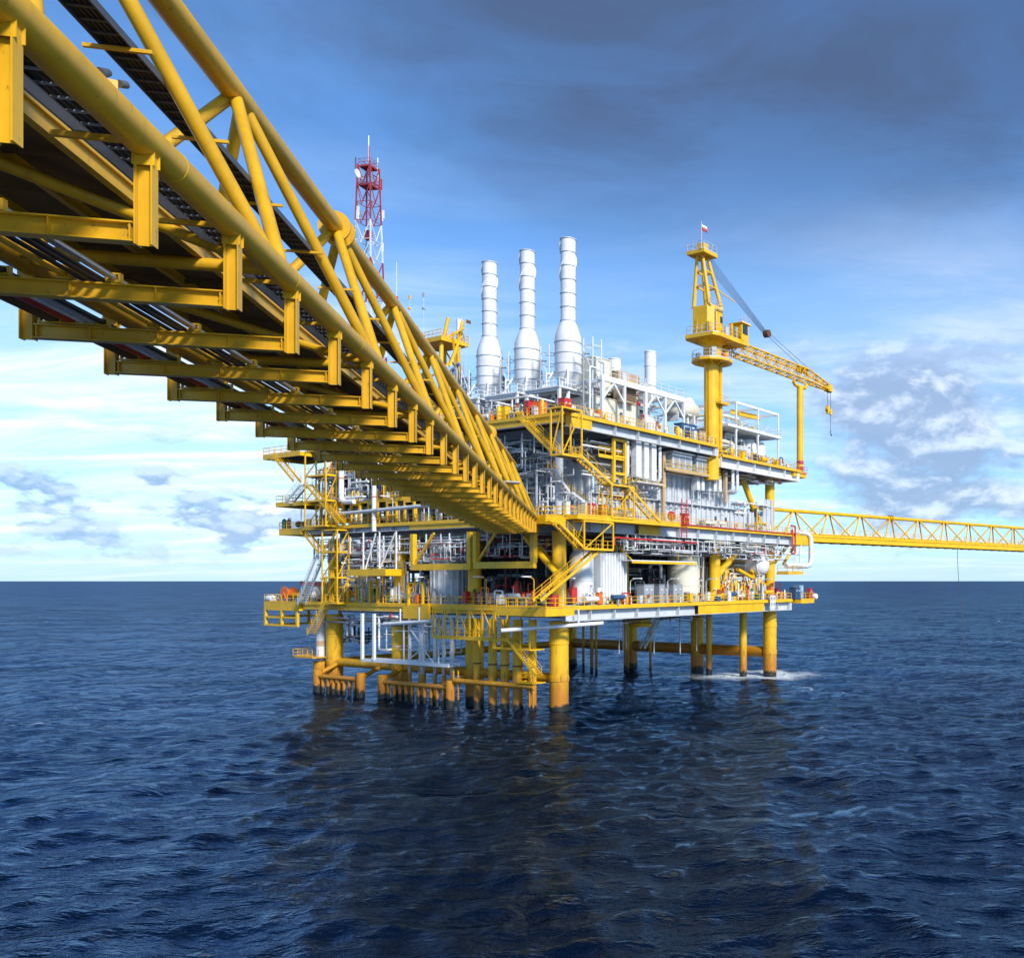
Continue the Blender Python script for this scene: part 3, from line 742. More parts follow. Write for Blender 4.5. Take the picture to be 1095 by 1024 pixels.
c = MB().lathe((20.2, 4.6, H1 - 2.9), [(0.3, -0.6), (1.6, -0.5), (1.75, 0.0), (1.5, 0.2), (1.45, 1.3)], 20).build('drain_pan', 'yellow', PL)
# boat bumper along the left-hand legs
def bumper(v0, v1, n):
    t = thing('boat_bumper', 'rust-stained yellow boat bumper with finger piles, %s' % ('far left at the end leg' if v0 > 30 else 'between the white caissons and the conductors'), 'boat bumper', -3.3, v0, 0, 'boat bumpers along the left row of legs')
    L = v1 - v0
    MB().tube((0, 0, 2.35), (0, L, 2.35), 0.34, 14).build('top_rail', 'leg_paint', t)
    for y, r in ((0, 0.55), (L, 0.62)):
        MB().tube((0, y, -4), (0, y, 3.3), r, 16).build('end_post', 'leg_paint', t)
        MB().tube((0, y, 2.6), (3.2, y, 4.0), 0.3, 12).build('stand_off', 'leg_paint', t)
    for i in range(1, n):
        MB().tube((0, L * i / n, -4), (0, L * i / n, 2.3), 0.24, 10).build('finger_pile', 'leg_paint', t)
bumper(15.8, 29.6, 11)
bumper(34.4, 44.4, 8)
t = thing('boat_landing', 'yellow boat landing beam with thin ladder posts beside the near corner leg', 'boat landing', -3.2, 1.4, 0)
MB().tube((0, -0.6, 3.3), (0, 13.6, 3.3), 0.34, 14).build('landing_beam', 'leg_paint', t)
for y in (-0.4, 0.2, 13.0, 13.9): MB().tube((0, y, -3), (0, y, 4.6), 0.12, 10).build('ladder_post', 'leg_paint', t)
MB().box((0.6, 0.4, 3.75), (2.0, 2.4, 0.1)).build('landing_plate', 'yellow', t)
rail(MB(), [(-0.4, -0.7, 3.8), (-0.4, 1.5, 3.8), (1.5, 1.5, 3.8)]).build('railing', 'yellow', t)
# small access platform low on the end leg
t = thing('leg_platform', 'small rusty access platform low on the far left leg', 'access platform', -1.5, 47.5, 4.9)
MB().box((0, 1.0, -0.06), (3.2, 5.0, 0.12)).build('platform_plate', 'leg_paint', t)
rail(MB(), [(1.5, 3.4, 0), (-1.6, 3.4, 0), (-1.6, -1.4, 0)], 1.1, 1.2).build('railing', 'leg_paint', t)

# inner walls: apart from the added dark shade sheets they carry the cladding the photograph shows
def clad(p, q, h0, h1, m='pale_grey', pw=2.4, name='cladding_panel', parent=PL, rib=1.15, depth=0.26):
    """upright sheet-metal panels from p to q; every panel has its own raised ribs; outside is to the right of p->q"""
    p, q = Vector((p[0], p[1], 0)), Vector((q[0], q[1], 0)); L = (q - p).length; n = max(1, int(round(L / pw))); w = L / n
    hh = h1 - h0
    b = MB().box((w / 2, 0, hh / 2), (w - 0.03, 0.06, hh - 0.02))
    k = max(2, int(round(w / rib)))
    for i in range(k): b.box((w * (i + 0.5) / k, -depth / 2, hh / 2), (w / k * 0.36, depth, hh - 0.08))
    me = b.mesh(name, m); a = math.atan2(q.y - p.y, q.x - p.x)
    for i in range(n):
        c = p + (q - p) * (i / n); obj(name, me, parent, (c.x, c.y, h0), a)
# lower level: added dark sheets stand in for shade among the inner equipment
clad((4, 9), (46, 9), H1, H2 - 1.8, 'dark_grey', 3.0, 'backdrop_panel')
clad((8, 36), (8, 3), H1, H2 - 1.8, 'dark_grey', 3.0, 'backdrop_panel')
# main level: grey accommodation and equipment walls
clad((6.0, 0.2), (45.5, 0.2), H2, 27.2, 'pale_grey')
clad((7.0, 0.9), (37.5, 0.9), 27.2, 31.2, 'pale_grey')
clad((6.0, 13), (6.0, 0.25), H2, 33.0, 'pale_grey')
clad((9, 44), (9, 13), H2, H3 - 1.7, 'grey', 3.0, 'backdrop_panel')
clad((8, 3.4), (29, 3.4), 31.2, H3 - 1.7, 'grey', 3.0, 'backdrop_panel')
for u0, u1, z in ((6.0, 37.6, 27.25), (7.0, 37.6, 31.25)):
    MB().box(((u0 + u1) / 2, 0.6, z), (u1 - u0, 2.2, 0.12)).build('wall_ledge', 'pale_grey', PL)
rail(MB(), [(7, -0.4, 31.3), (37.5, -0.4, 31.3)]).build('railing', 'yellow', PL)
clad((44.8, -0.6), (47.6, -0.6), H2, 29.5, 'pale_grey', 2.8)
# doors in the grey wall
for px in (727, 764, 775):
    u = RU(px, 0)
    d = MB().box((u, -0.02, H2 + 1.2), (1.15, 0.32, 2.3)).build('door', 'pale_grey', PL)
    MB().box((u, -0.20, H2 + 1.75), (0.5, 0.05, 0.6)).build('door_window', 'glass', d)
    MB().bar((u - 0.62, -0.10, H2), (u - 0.62, -0.10, H2 + 2.4), 0.1, 0.3).bar((u + 0.62, -0.10, H2), (u + 0.62, -0.10, H2 + 2.4), 0.1, 0.3).bar((u - 0.66, -0.10, H2 + 2.42), (u + 0.66, -0.10, H2 + 2.42), 0.3, 0.1).build('door_frame', 'white', d)

# ------------------------------------------------------------------ stairs
def stairs(label, pts, side, width=1.1, m='yellow', rm='yellow', group='outside stairs of the platform', land=1.3):
    """pts: list of flights ((u,v,h) bottom, (u,v,h) top)"""
    b = pts[0][0]; t = thing('staircase', label, 'staircase', b[0], b[1], b[2], group)
    o = Vector(b)
    for p, q in pts:
        stair(t, Vector(p) - o, Vector(q) - o, side, width, m, rm)
        d = Vector((q[0] - p[0], q[1] - p[1], 0)).normalized()
        c = Vector(q) - o + d * land / 2
        a = math.atan2(d.y, d.x)
        MB().box((c.x, c.y, c.z - 0.05), (land, width, 0.14), a).build('landing_plate', m, t)
    return t
def R3(px, py, v): u = RU(px, v); return (u, v, HT(py, u, v))
def L3(px, py, u): v = LV(px, u); return (u, v, HT(py, u, v))
V5 = -4.7
stairs('yellow stair running down the left face from the upper deck to the corner landing', [(L3(594, 484, -3.6), L3(560, 449, -3.6))], (1, 0, 0), 1.2)
stairs('yellow stair along the right face between the corner landing and the middle landing', [(R3(652, 519, V5), R3(616, 486, V5))], (0, 1, 0), 1.2)
stairs('lowest bright yellow stair on the right face with open treads, down to the main deck', [(R3(702, 558, V5), R3(668, 520, V5))], (0, 1, 0), 1.3)
stairs('grey stair with yellow handrail climbing against the grey wall near the corner', [(R3(634, 545, -1.2), R3(609, 527, -1.2)), (R3(606, 526, -1.2), R3(589, 502, -1.2))], (0, 1, 0), 1.0, 'pale_grey', 'yellow')
stairs('yellow stair from the main deck down to the caged landing under the bridge end', [(R3(621, 586, V5), R3(594, 558, V5))], (0, 1, 0), 1.2)
stairs('yellow stair from the caged landing down left to the lower deck', [(R3(574, 642, V5 + 0.3), R3(636, 590, V5 + 0.3))], (0, 1, 0), 1.2)
stairs('narrow yellow stair slanting down from the braced walkway to the boat landing', [(L3(576, 722, -4.4), L3(545, 683, -4.4))], (1, 0, 0), 0.9)
stairs('pale grey stair at the far left end between the two lowest decks', [(L3(322, 646, -2.9), L3(343, 594, -2.9))], (1, 0, 0), 1.1, 'pale_grey', 'pale_grey')
stairs('grey stair at the far left end below the upper balcony', [(L3(309, 538, -3.4), L3(325, 519, -3.4))], (1, 0, 0), 1.1, 'pale_grey', 'yellow')
stairs('uppermost yellow stair at the far left end, down from the top balcony', [(L3(318, 515, -3.6), L3(298, 491, -3.6))], (1, 0, 0), 1.1)
stairs('yellow stair slanting right from the top-left stair landing to the main deck', [(L3(366, 560, -3.4), L3(330, 518, -3.4))], (1, 0, 0), 1.0)
stairs('yellow stair below the main deck at the far left column', [(L3(345, 592, -3.2), L3(330, 573, -3.2))], (1, 0, 0), 1.0)
stairs('yellow stair hanging below the lower deck at the far left', [(L3(332, 678, -3.2), L3(352, 642, -3.2))], (1, 0, 0), 1.0)
stairs('grey open stair behind the right-hand legs above the sea', [((38.5, 20, 4.5), (44.5, 20, H1 - 1.5))], (0, 1, 0), 1.0, 'pale_grey', 'pale_grey')
# stair towers: posts and diagonals that carry the landings
def cage(label, u0, u1, v0, v1, h0, h1, lev=(), m='yellow', diag=True, group='braced yellow stair frames'):
    t = thing('stair_frame', label, 'steel frame', u0, v0, h0, group)
    du, dv, dh = u1 - u0, v1 - v0, h1 - h0
    for x, y in ((0, 0), (du, 0), (0, dv), (du, dv)): MB().bar((x, y, 0), (x, y, dh), 0.16).build('post', m, t)
    for z in (0,) + tuple(l - h0 for l in lev) + (dh,):
        MB().bar((0, 0, z), (du, 0, z), 0.13, 0.2).bar((0, dv, z), (du, dv, z), 0.13, 0.2).bar((0, 0, z), (0, dv, z), 0.13, 0.2).bar((du, 0, z), (du, dv, z), 0.13, 0.2).build('ring_beam', m, t)
        MB().box((du / 2, dv / 2, z - 0.04), (du, dv, 0.08)).build('landing_plate', 'floor_plate', t)
        if z < dh - 0.5: rail(MB(), [(0, dv, z), (0, 0, z), (du, 0, z), (du, dv, z)], 1.1, 0.9, 0.024).build('railing', m, t)
    if diag:
        zs = [0] + [l - h0 for l in lev] + [dh]
        for a, b in zip(zs[:-1], zs[1:]):
            MB().bar((0, 0, a), (du, 0, b), 0.11).build('diagonal', m, t); MB().bar((0, 0, b), (0, dv, a), 0.11).build('diagonal', m, t)
    return t
a = R3(597, 486, V5); b = R3(618, 486, V5)
cage('yellow corner stair frame below the upper deck', a[0], b[0], V5 - 0.6, V5 + 1.2, a[2], H3)
a = R3(650, 519, V5); b = R3(674, 519, V5)
cage('yellow stair frame on the right face standing on the main deck', a[0], b[0], V5 - 0.6, V5 + 0.9, H2, a[2] + 0.1)
a = R3(620, 587, V5); b = R3(651, 587, V5)
cage('yellow caged landing hanging below the main deck near the bridge end', a[0], b[0], V5 - 0.7, V5 + 1.0, a[2], H2 - 0.7)
# braced walkway hanging under the lower deck
t = thing('hanging_walkway', 'yellow cross-braced walkway hanging below the lower deck above the conductors', 'walkway', -4.6, 3.6, 0)
L = LV(463, -4.6) - 3.6; za, zb = H1 - 4.0, H1 - 0.3
n = 6
for i in range(n + 1):
    y = L * i / n
    for x in (0, 1.8): MB().bar((x, y, za), (x, y, zb), 0.16).build('post', 'yellow', t)
    if i < n:
        y2 = L * (i + 1) / n
        MB().bar((0, y, za), (0, y2, zb), 0.10).build('diagonal', 'yellow', t)
        if i % 2: MB().bar((0, y2, za), (0, y, zb), 0.10).build('diagonal', 'yellow', t)
for z in (za, zb):
    for x in (0, 1.8): MB().bar((x, 0, z), (x, L, z), 0.2, 0.28).build('side_beam', 'yellow', t)
MB().box((0.9, L / 2, za - 0.02), (1.6, L, 0.08)).build('walkway_plate', 'floor_plate', t)
rail(MB(), [(-0.1, 0, za + 0.1), (-0.1, L, za + 0.1)]).build('railing', 'yellow', t)
MB().box((0.9, -0.6, za - 1.0), (2.2, 6.5, 0.12)).build('lower_landing', 'yellow', t)
for y in (-3.5, 2.4): MB().bar((0, y, za - 1.0), (0, y, zb), 0.15).build('post', 'yellow', t)
rail(MB(), [(-0.1, -3.7, za - 0.95), (-0.1, 2.6, za - 0.95)]).build('railing', 'yellow', t)
# hung C-frames on the left face between main and lower deck
def hung_frame(label, px0, px1, py_bot):
    u = -2.9; v0, v1 = LV(px1, u), LV(px0, u); z = HT(py_bot, u, (v0 + v1) / 2)
    t = thing('hung_frame', label, 'steel frame', u, v0, z, 'yellow hung frames of the left face')
    L = v1 - v0; d = H2 - 1.6 - z
    MB().bar((0, 0, 0), (0, L, 0), 0.5, 0.8).build('bottom_beam', 'yellow', t)
    for y in (0.2, L - 0.2): MB().bar((0, y, 0.3), (0, y, d), 0.6).build('post', 'yellow', t)
    MB().bar((0.0, L - 0.4, 0.4), (0.0, L * 0.62, d), 0.25).build('diagonal', 'yellow', t)
hung_frame('yellow hung frame below the main deck with the ribbed grey silo behind', 441, 504, 606)
hung_frame('yellow hung frame below the main deck right beside the bridge end', 508, 572, 604)
t = thing('laydown_beam', 'short yellow laydown platform on the left face between columns', 'platform', -3.4, LV(421, -3.4), HT(612, -3.4, LV(400, -3.4)))
L = LV(380, -3.4) - LV(421, -3.4)
MB().box((0, L / 2, 0), (2.4, L, 0.9)).build('deck_box', 'yellow', t)
ZR = H2 - 1.1 - HT(612, -3.4, LV(400, -3.4))
for y in (0.6, L * 0.5, L - 0.6): MB().tube((0.8, y, 0.4), (0.8, y, ZR), 0.11, 8).build('hanger_rod', 'white', t)
MB().tube((0.8, L - 1.0, 0.4), (0.8, L * 0.6, ZR - 0.2), 0.11, 8).tube((0.8, L * 0.5, 0.4), (0.8, 0.8, ZR - 0.2), 0.11, 8).build('diagonal', 'white', t)
# white gangway slung below the lower deck
t = thing('slung_gangway', 'white gangway slung on tall white posts under the left face', 'gangway', -3.6, LV(480, -3.6), HT(706, -3.6, 31))
L = LV(386, -3.6) - LV(480, -3.6)
MB().bar((0, 0, 0), (0, L, 0), 0.16, 0.42).bar((1.6, 0, 0), (1.6, L, 0), 0.16, 0.42).build('side_beam', 'white', t)
MB().box((0.8, L / 2, -0.1), (1.5, L, 0.08)).build('gangway_plate', 'pale_grey', t)
for y in (L - 0.3, L - 2.9): MB().bar((0, y, 0), (0, y, H1 - 1.3 - HT(706, -3.6, 31)), 0.34).build('post', 'white', t)
for y in (2.0, 5.0, 9.0): MB().bar((0, y, 0), (0, y, 5.5), 0.14).build('post', 'white', t)
MB().bar((0, 3, 0.2), (0, 8, 4.8), 0.12).bar((0, 8.5, 0.2), (0, 4.0, 2.6), 0.12).build('diagonal', 'white', t)
# long white pipes passing in front of the lower deck
for lab, p, q in (('long white pipe sticking out below the lower deck beside the near corner leg', L3(536, 674, -7.4), R3(645, 666, -5.5)),
                  ('shorter white pipe crossing below the yellow plate on the left face', L3(411, 667, -3.9), L3(461, 664, -3.9))):
    t = thing('white_pipe', lab, 'pipe', *p)
    q = Vector(q) - Vector(p)
    MB().tube((0, 0, 0), q, 0.24, 14).build('pipe_body', 'white', t)
    for k in (0.35, 0.75): MB().bar(q * k, q * k + Vector((0, 0, 1.9)), 0.14).build('pipe_hanger', 'white', t)

# walkways with yellow rails and tan posts on the right-hand wall
for px0, px1, py, v in ((712, 770, 506, -2.0), (676, 712, 517, -1.6), (640, 668, 489, -2.2)):
    ua, ub = RU(px0, v), RU(px1, v); z = HT(py, (ua + ub) / 2, v)
    p = MB().box(((ua + ub) / 2, v + 0.8, z), (ub - ua, 1.6, 0.14)).build('catwalk', 'floor_plate', PL)
    MB().bar((ua, v, z - 0.05), (ub, v, z - 0.05), 0.12, 0.3).build('catwalk_edge', 'tan' if px0 > 700 else 'yellow', p)
    rail(MB(), [(ua, v, z + 0.07), (ub, v, z + 0.07)], 1.1, 1.3).build('railing', 'yellow', p)
for px, y0, y1 in ((709, 484, 556), (775.5, 505, 538), (756, 482, 510)):
    u = RU(px, -1.4); MB().bar((u, -1.4, HT(y1, u, -1.4)), (u, -1.4, HT(y0, u, -1.4)), 0.5).build('wall_post', 'tan', PL)

# yellow plate hung on the left edge of the lower deck, and upright posts along that edge
t = thing('edge_plate', 'plain yellow steel plate hung on the left edge of the lower deck', 'steel plate', -2.75, LV(459, -2.75), H1 - 1.9)
MB().box((0, (LV(432, -2.75) - LV(459, -2.75)) / 2, 0.9), (0.3, LV(432, -2.75) - LV(459, -2.75), 1.7)).build('plate', 'yellow', t)
for y in (0.5, LV(432, -2.75) - LV(459, -2.75) - 0.5): MB().bar((0.1, y, 1.6), (0.5, y, 2.1), 0.16).build('hanger', 'yellow', t)
for i, (px, z) in enumerate(((348, 3.6), (354, 5.2), (368, 2.4), (372, 3.4), (381, 2.6), (396, 3.2), (404, 2.4), (437, 3.0), (452, 3.0))):
    v = LV(px, -2.1); t = thing('edge_post', 'yellow post on the left edge of the lower deck, number %s from the far end' % ('one', 'two', 'three', 'four', 'five', 'six', 'seven', 'eight', 'nine')[i], 'post', -2.1, v, H1, 'yellow posts along the left deck edge')
    MB().bar((0, 0, 0), (0, 0, z), 0.30).build('upright', 'yellow', t)
    MB().bar((0, 0, z - 0.15), (0, -1.4 if i % 2 else 1.2, z - 0.15), 0.22).build('arm', 'yellow', t)
    MB().box((0, 0, 0.05), (0.6, 0.6, 0.1)).build('foot', 'yellow', t)
a = L3(362, 590, -3.4); b = L3(346, 590, -3.4)
cage('yellow stair frame at the far left column between lower and main deck', -3.6, -1.9, a[1], b[1], H1, H2 - 0.6, (H1 + 3.6, H1 + 7.2))
a = L3(352, 530, -3.4); b = L3(330, 530, -3.4)
cage('yellow stair frame at the far left between main deck and top balcony', -3.9, -2.3, a[1], b[1], H2, 34.6, (27.4, 31.0))
# ------------------------------------------------------------------ equipment
rnd = random.Random(11)
ORD = ('first', 'second', 'third', 'fourth', 'fifth', 'sixth')
def pipe_rack(label, u0, u1, v0, v1, h0, h1, n, seed, mats=('white', 'pale_grey', 'pale_grey', 'grey'), rmin=0.05, rmax=0.16, horiz=0.55, cat='pipework', valves=0.25, group=None, axis=None, posts=0, pm='pale_grey'):
    """a knot of pipes that runs square to the platform's axes"""
    rg = random.Random(seed)
    t = thing('pipework', label, cat, u0, v0, h0, group)
    D = Vector((u1 - u0, v1 - v0, h1 - h0))
    for i in range(n):
        p = Vector((rg.random() * D.x, rg.random() * D.y, rg.random() * D.z)); pts = [p.copy()]
        last = -1
        for k in range(rg.choice((1, 2, 2, 3, 4))):
            ax = rg.choice([a for a in (0, 1, 2, 2 if rg.random() > horiz else (axis if axis is not None else 0)) if a != last])
            if k == 0 and axis is not None and rg.random() < horiz: ax = axis
            q = pts[-1].copy()
            q[ax] = rg.random() * D[ax] if k else (0.0 if q[ax] > D[ax] / 2 else D[ax]) * (0.6 + 0.4 * rg.random())
            if D[ax] > 9: q[ax] = max(0.0, min(D[ax], pts[-1][ax] + (1 if q[ax] > pts[-1][ax] else -1) * (1.2 + 6.5 * rg.random() ** 1.6)))
            if abs(q[ax] - pts[-1][ax]) < 0.5: continue
            last = ax; pts.append(q)
        if len(pts) < 2: pts.append(pts[0] + Vector((0, 0, min(2.0, D.z))))
        r = rmin + (rmax - rmin) * rg.random() ** 2
        o = MB().pipe(pts, r, 8 if r > 0.08 else 6).build('pipe', rg.choice(mats), t)
        if rg.random() < valves:
            c = pts[0].lerp(pts[1], 0.3 + 0.4 * rg.random()); d = (pts[1] - pts[0]).normalized()
            vm = MB().tube(c - d * (r * 1.6), c + d * (r * 1.6), r * 1.8, 10)
            st = Vector((0, 0, 1)) if abs(d.z) < 0.5 else Vector((0, -1, 0))
            vm.tube(c, c + st * r * 5, r * 0.4, 6)
            vm.tube(c + st * r * 5, c + st * r * 5.4, r * 2.0, 10)
            vm.build('valve', rg.choice(('red', 'yellow', 'grey', 'blue')), o)
    for i in range(posts):
        f = (i + 0.2 + 0.6 * rg.random()) / posts; y = D.y * f; x = D.x * f
        o_ = rg.random() * 0.8
        c = (x, o_, D.z * rg.random() * 0.5) if D.x > D.y else (o_, y, D.z * rg.random() * 0.5)
        MB().bar(c, (c[0], c[1], D.z), 0.13).build('rack_post', pm, t)
    return t
def skid(label, u, v, h, su, sv, sh, seed, m=('pale_grey', 'white', 'grey'), acc=('red', 'yellow', 'blue', 'green'), group=None, yaw=0.0, cat='machine skid'):
    """process skid: base frame, vessels, motor, cabinet, pipes"""
    rg = random.Random(seed); t = thing('process_skid', label, cat, u, v, h, group, yaw)
    b = MB()
    for y in (-sv / 2, sv / 2): b.ibeam((-su / 2, y, 0.14), (su / 2, y, 0.14), 0.18, 0.26)
    for k in range(4): b.bar((-su / 2 + su * k / 3, -sv / 2, 0.12), (-su / 2 + su * k / 3, sv / 2, 0.12), 0.14, 0.18)
    b.build('base_frame', rg.choice(('yellow', 'grey')), t)
    r = min(sv, sh) * 0.24; z = 0.35 + r
    v1 = MB().lathe((-su * 0.06, 0, z), [(0.02, -su * 0.36), (r * 0.7, -su * 0.345), (r, -su * 0.29), (r, su * 0.23), (r * 0.7, su * 0.285), (0.02, su * 0.3)], 16, 'x').build('vessel', rg.choice(m), t)
    MB().box((-su * 0.22, 0, 0.3), (0.25, r * 1.3, 0.5)).box((su * 0.16, 0, 0.3), (0.25, r * 1.3, 0.5)).build('saddle', 'grey', v1)
    MB().lathe((su * 0.38, sv * 0.1, 0.3), [(0.35, 0), (0.35, sh * 0.65), (0.24, sh * 0.74), (0.1, sh * 0.78)], 14).build('upright_vessel', rg.choice(m), t)
    c = MB().box((-su * 0.40, -sv * 0.28, 0.3 + sh * 0.28), (su * 0.15, sv * 0.3, sh * 0.5)).build('control_box', rg.choice(m + acc), t)
    MB().box((-su * 0.40, -sv * 0.44, 0.3 + sh * 0.36), (su * 0.10, 0.03, sh * 0.2)).build('gauge_panel', 'dark_grey', c)
    q = MB().tube((su * 0.05, -sv * 0.33, 0.55), (su * 0.25, -sv * 0.33, 0.55), 0.28, 14).build('motor', rg.choice(acc), t)
    for i in range(7):
        x, y = (rg.random() - 0.5) * su * 0.9, (rg.random() - 0.5) * sv * 0.9
        pts = [Vector((x, y, 0.3)), Vector((x, y, sh * (0.5 + 0.5 * rg.random())))]
        pts.append(pts[-1] + (Vector(((rg.random() - 0.5) * su, 0, 0)) if rg.random() < 0.6 else Vector((0, (rg.random() - 0.5) * sv, 0))))
        MB().pipe(pts, 0.05 + 0.06 * rg.random(), 7).build('pipe', rg.choice(m), t)
    return t
def cabinet(label, u, v, h, w, d, z, m='grey', group=None, cat='cabinet'):
    t = thing('cabinet', label, cat, u, v, h, group)
    MB().box((0, 0, z / 2 + 0.08), (w, d, z)).build('casing', m, t)
    MB().box((0, 0, 0.04), (w * 0.9, d * 0.9, 0.1)).build('plinth', 'dark_grey', t)
    MB().box((0, 0, z + 0.12), (w * 1.06, d * 1.1, 0.07)).build('top_cover', m, t)
    for q in (-1, 1):
        dr = MB().box((q * w * 0.245, -d / 2 - 0.015, z / 2 + 0.08), (w * 0.46, 0.04, z * 0.9)).build('door', m, t)
        MB().box((q * w * 0.245, -d / 2 - 0.045, z * 0.78), (w * 0.16, 0.03, 0.16)).build('vent', 'white', dr)
        MB().box((q * w * 0.06, -d / 2 - 0.06, z * 0.5), (0.04, 0.05, 0.25)).build('handle', 'black', dr)
    return t
# ---- lower deck, right-hand face
u = RU(683, -1.2)
for i, px in enumerate((690, 706, 721)):
    cabinet(('leftmost of three slate-grey cabinets on the lower deck', 'middle of three slate-grey cabinets on the lower deck', 'slate-grey cabinet nearest the cream tank on the lower deck')[i], RU(px, -1.6), -1.6, H1, 2.0, 1.3, 2.55, 'grey', 'slate-grey cabinets on the lower deck')
u = RU(731, 2.6)
t = thing('storage_tank', 'big upright cream storage tank on the lower deck beside the yellow column', 'tank', u, 2.6, H1)
r = 2.45; hh = 7.4
MB().lathe((0, 0, 0.1), [(r, 0), (r, hh), (r * 0.6, hh + 0.4), (0.05, hh + 0.55)], 36).build('shell', 'cream', t)
for z in (0.15, 2.5, 4.9, 7.3): MB().lathe((0, 0, z), [(r + 0.01, -0.06), (r + 0.05, -0.06), (r + 0.05, 0.06), (r + 0.01, 0.06)], 36).build('hoop', 'cream', t)
MB().lathe((-0.6, -r - 0.02, 1.2), [(0.42, -0.12), (0.42, 0.1), (0.1, 0.14)], 16, 'y').build('manhole', 'cream', t)
MB().pipe([(1.4, -r + 0.4, 0.2), (1.4, -r - 0.2, 0.2), (1.4, -r - 0.2, hh)], 0.09).build('pipe', 'pale_grey', t)
u = RU(800, 1.6)
t = thing('pressure_vessel', 'white horizontal pressure vessel with domed end hanging under the main deck', 'pressure vessel', u, -1.2, HT(604, u, -1.2))
r = 1.65
MB().lathe((0, 0, 0), [(0.02, -0.95), (r * 0.45, -0.85), (r * 0.8, -0.55), (r, 0.0), (r, 7.5), (r * 0.7, 8.2), (0.02, 8.5)], 30, 'y').build('shell', 'white', t)
for y in (1.0, 5.5): MB().box((0, y, -0.9), (2.6, 0.3, 2.0)).build('saddle', 'yellow', t)
MB().lathe((0, 0.05, 0), [(r + 0.01, -0.08), (r + 0.06, -0.08), (r + 0.06, 0.08), (r + 0.01, 0.08)], 30, 'y').build('seam_ring', 'white', t)
# ribbed white container wall
u0, u1 = RU(643, -0.6), RU(670, -0.6)
t = thing('equipment_room', 'ribbed white equipment room on the lower deck between stair and black pipes', 'cabin', u0, -0.6, H1)
hh = HT(591, u0, -0.6) - H1
MB().box(((u1 - u0) / 2, 2.6, hh / 2), (u1 - u0, 5.2, hh)).build('room_body', 'pale_grey', t)
for i in range(9):
    MB().box(((u1 - u0) * (i + 0.5) / 9, -0.08, hh / 2), ((u1 - u0) / 9 * 0.5, 0.16, hh - 0.1)).build('rib', 'white', t)
MB().box((-0.08, 2.6, hh / 2), (0.1, 5.1, hh - 0.2)).build('end_sheet', 'pale_grey', t)
t = thing('canopy', 'thin white canopy with yellow edge over the grey cabinets', 'canopy', RU(672, -2.0), -2.0, HT(601, RU(695, -2), -2))
L = RU(741, -2.0) - RU(672, -2.0)
MB().box((L / 2, 1.2, 0.18), (L, 3.6, 0.12)).build('roof_sheet', 'white', t)
MB().bar((0, -0.6, -0.05), (L, -0.6, -0.05), 0.14, 0.3).build('edge_beam', 'yellow', t)
for x in (0.3, L - 0.3): MB().bar((x, 2.5, 0), (x, 2.5, 3.0), 0.2).bar((x, -0.4, 0.2), (x, 2.5, 2.4), 0.12).build('bracket', 'yellow', t)
# white silo at the foot of the stair
t = thing('silo', 'white upright cylinder on the lower deck behind the lower stair', 'tank', RU(622, 0.8), 0.8, H1)
MB().lathe((0, 0, 0), [(1.5, 0), (1.5, 6.2), (1.1, 7.0), (0.4, 7.3)], 26).build('shell', 'white', t)
MB().lathe((0, 0, 3.2), [(1.51, -0.07), (1.56, -0.07), (1.56, 0.07), (1.51, 0.07)], 26).build('hoop', 'white', t)
# grey ribbed silo left face
t = thing('silo', 'big pale grey ribbed silo behind the hung yellow frame', 'tank', 1.2, LV(480, 1.2), H1)
MB().lathe((0, 0, 0), [(2.3, 0), (2.3, 8.8)], 30).build('shell', 'pale_grey', t)
rb = MB().box((0, 0, 4.4), (0.16, 0.22, 8.6)).mesh('rib', 'white')
for i in range(18):
    a = 2 * math.pi * i / 18; obj('rib', rb, t, (2.34 * math.cos(a), 2.34 * math.sin(a), 0), a)
# small stuff on the lower deck
skid('white pump skid with guard rails on the lower deck right of the lower stair', RU(634, -1.8), -1.8, H1, 3.4, 1.8, 2.6, 5, ('white', 'white', 'pale_grey'), ('green', 'white'))
skid('low white chemical skid in front of the ribbed white equipment room', RU(652, -1.9), -1.9, H1, 2.4, 1.4, 1.7, 6, ('white', 'cream'), ('green', 'cream'))
def drum(label, u, v, h, m, r=0.32, z=0.95, group='drums and canisters on the lower deck'):
    t = thing('drum', label, 'drum', u, v, h, group)
    MB().lathe((0, 0, 0), [(r, 0), (r, z)], 14).build('drum_body', m, t)
    for k in (0.03, z * 0.35, z * 0.66, z - 0.02): MB().lathe((0, 0, k), [(r, -0.03), (r + 0.025, 0), (r, 0.03)], 14).build('hoop', m, t)
    MB().lathe((r * 0.5, 0, z), [(0.06, 0), (0.06, 0.05)], 8).build('bung', 'dark_grey', t)
drum('yellow drum beside the red one on the lower deck', RU(661, -2.2), -2.2, H1, 'yellow', 0.4, 1.0)
drum('bright red drum at the foot of the ribbed white room', RU(666.5, -2.2), -2.2, H1, 'red', 0.42, 1.05)
drum('pink-red drum standing on the corner landing by the stair foot', RU(592, -3.6), -3.6, H1 + 0.05, 'red', 0.55, 1.5)
for i, (px, m) in enumerate(((775, 'orange'), (782, 'cream'), (789, 'red'), (796, 'pale_grey'), (805, 'orange'), (812, 'white'))):
    u = RU(px, -1.5)
    skid('%s-trimmed pump skid between right-hand columns, %s from the cream tank' % ({'orange': 'orange', 'cream': 'cream', 'red': 'red', 'pale_grey': 'grey', 'white': 'white'}[m], ORD[i]), u, -0.6, H1, 2.4, 2.2, 3.0 + (i % 3) * 0.9, 40 + i, (m, 'white', 'yellow'), (m, 'orange', 'red'), 'pump skids between the right-hand columns')
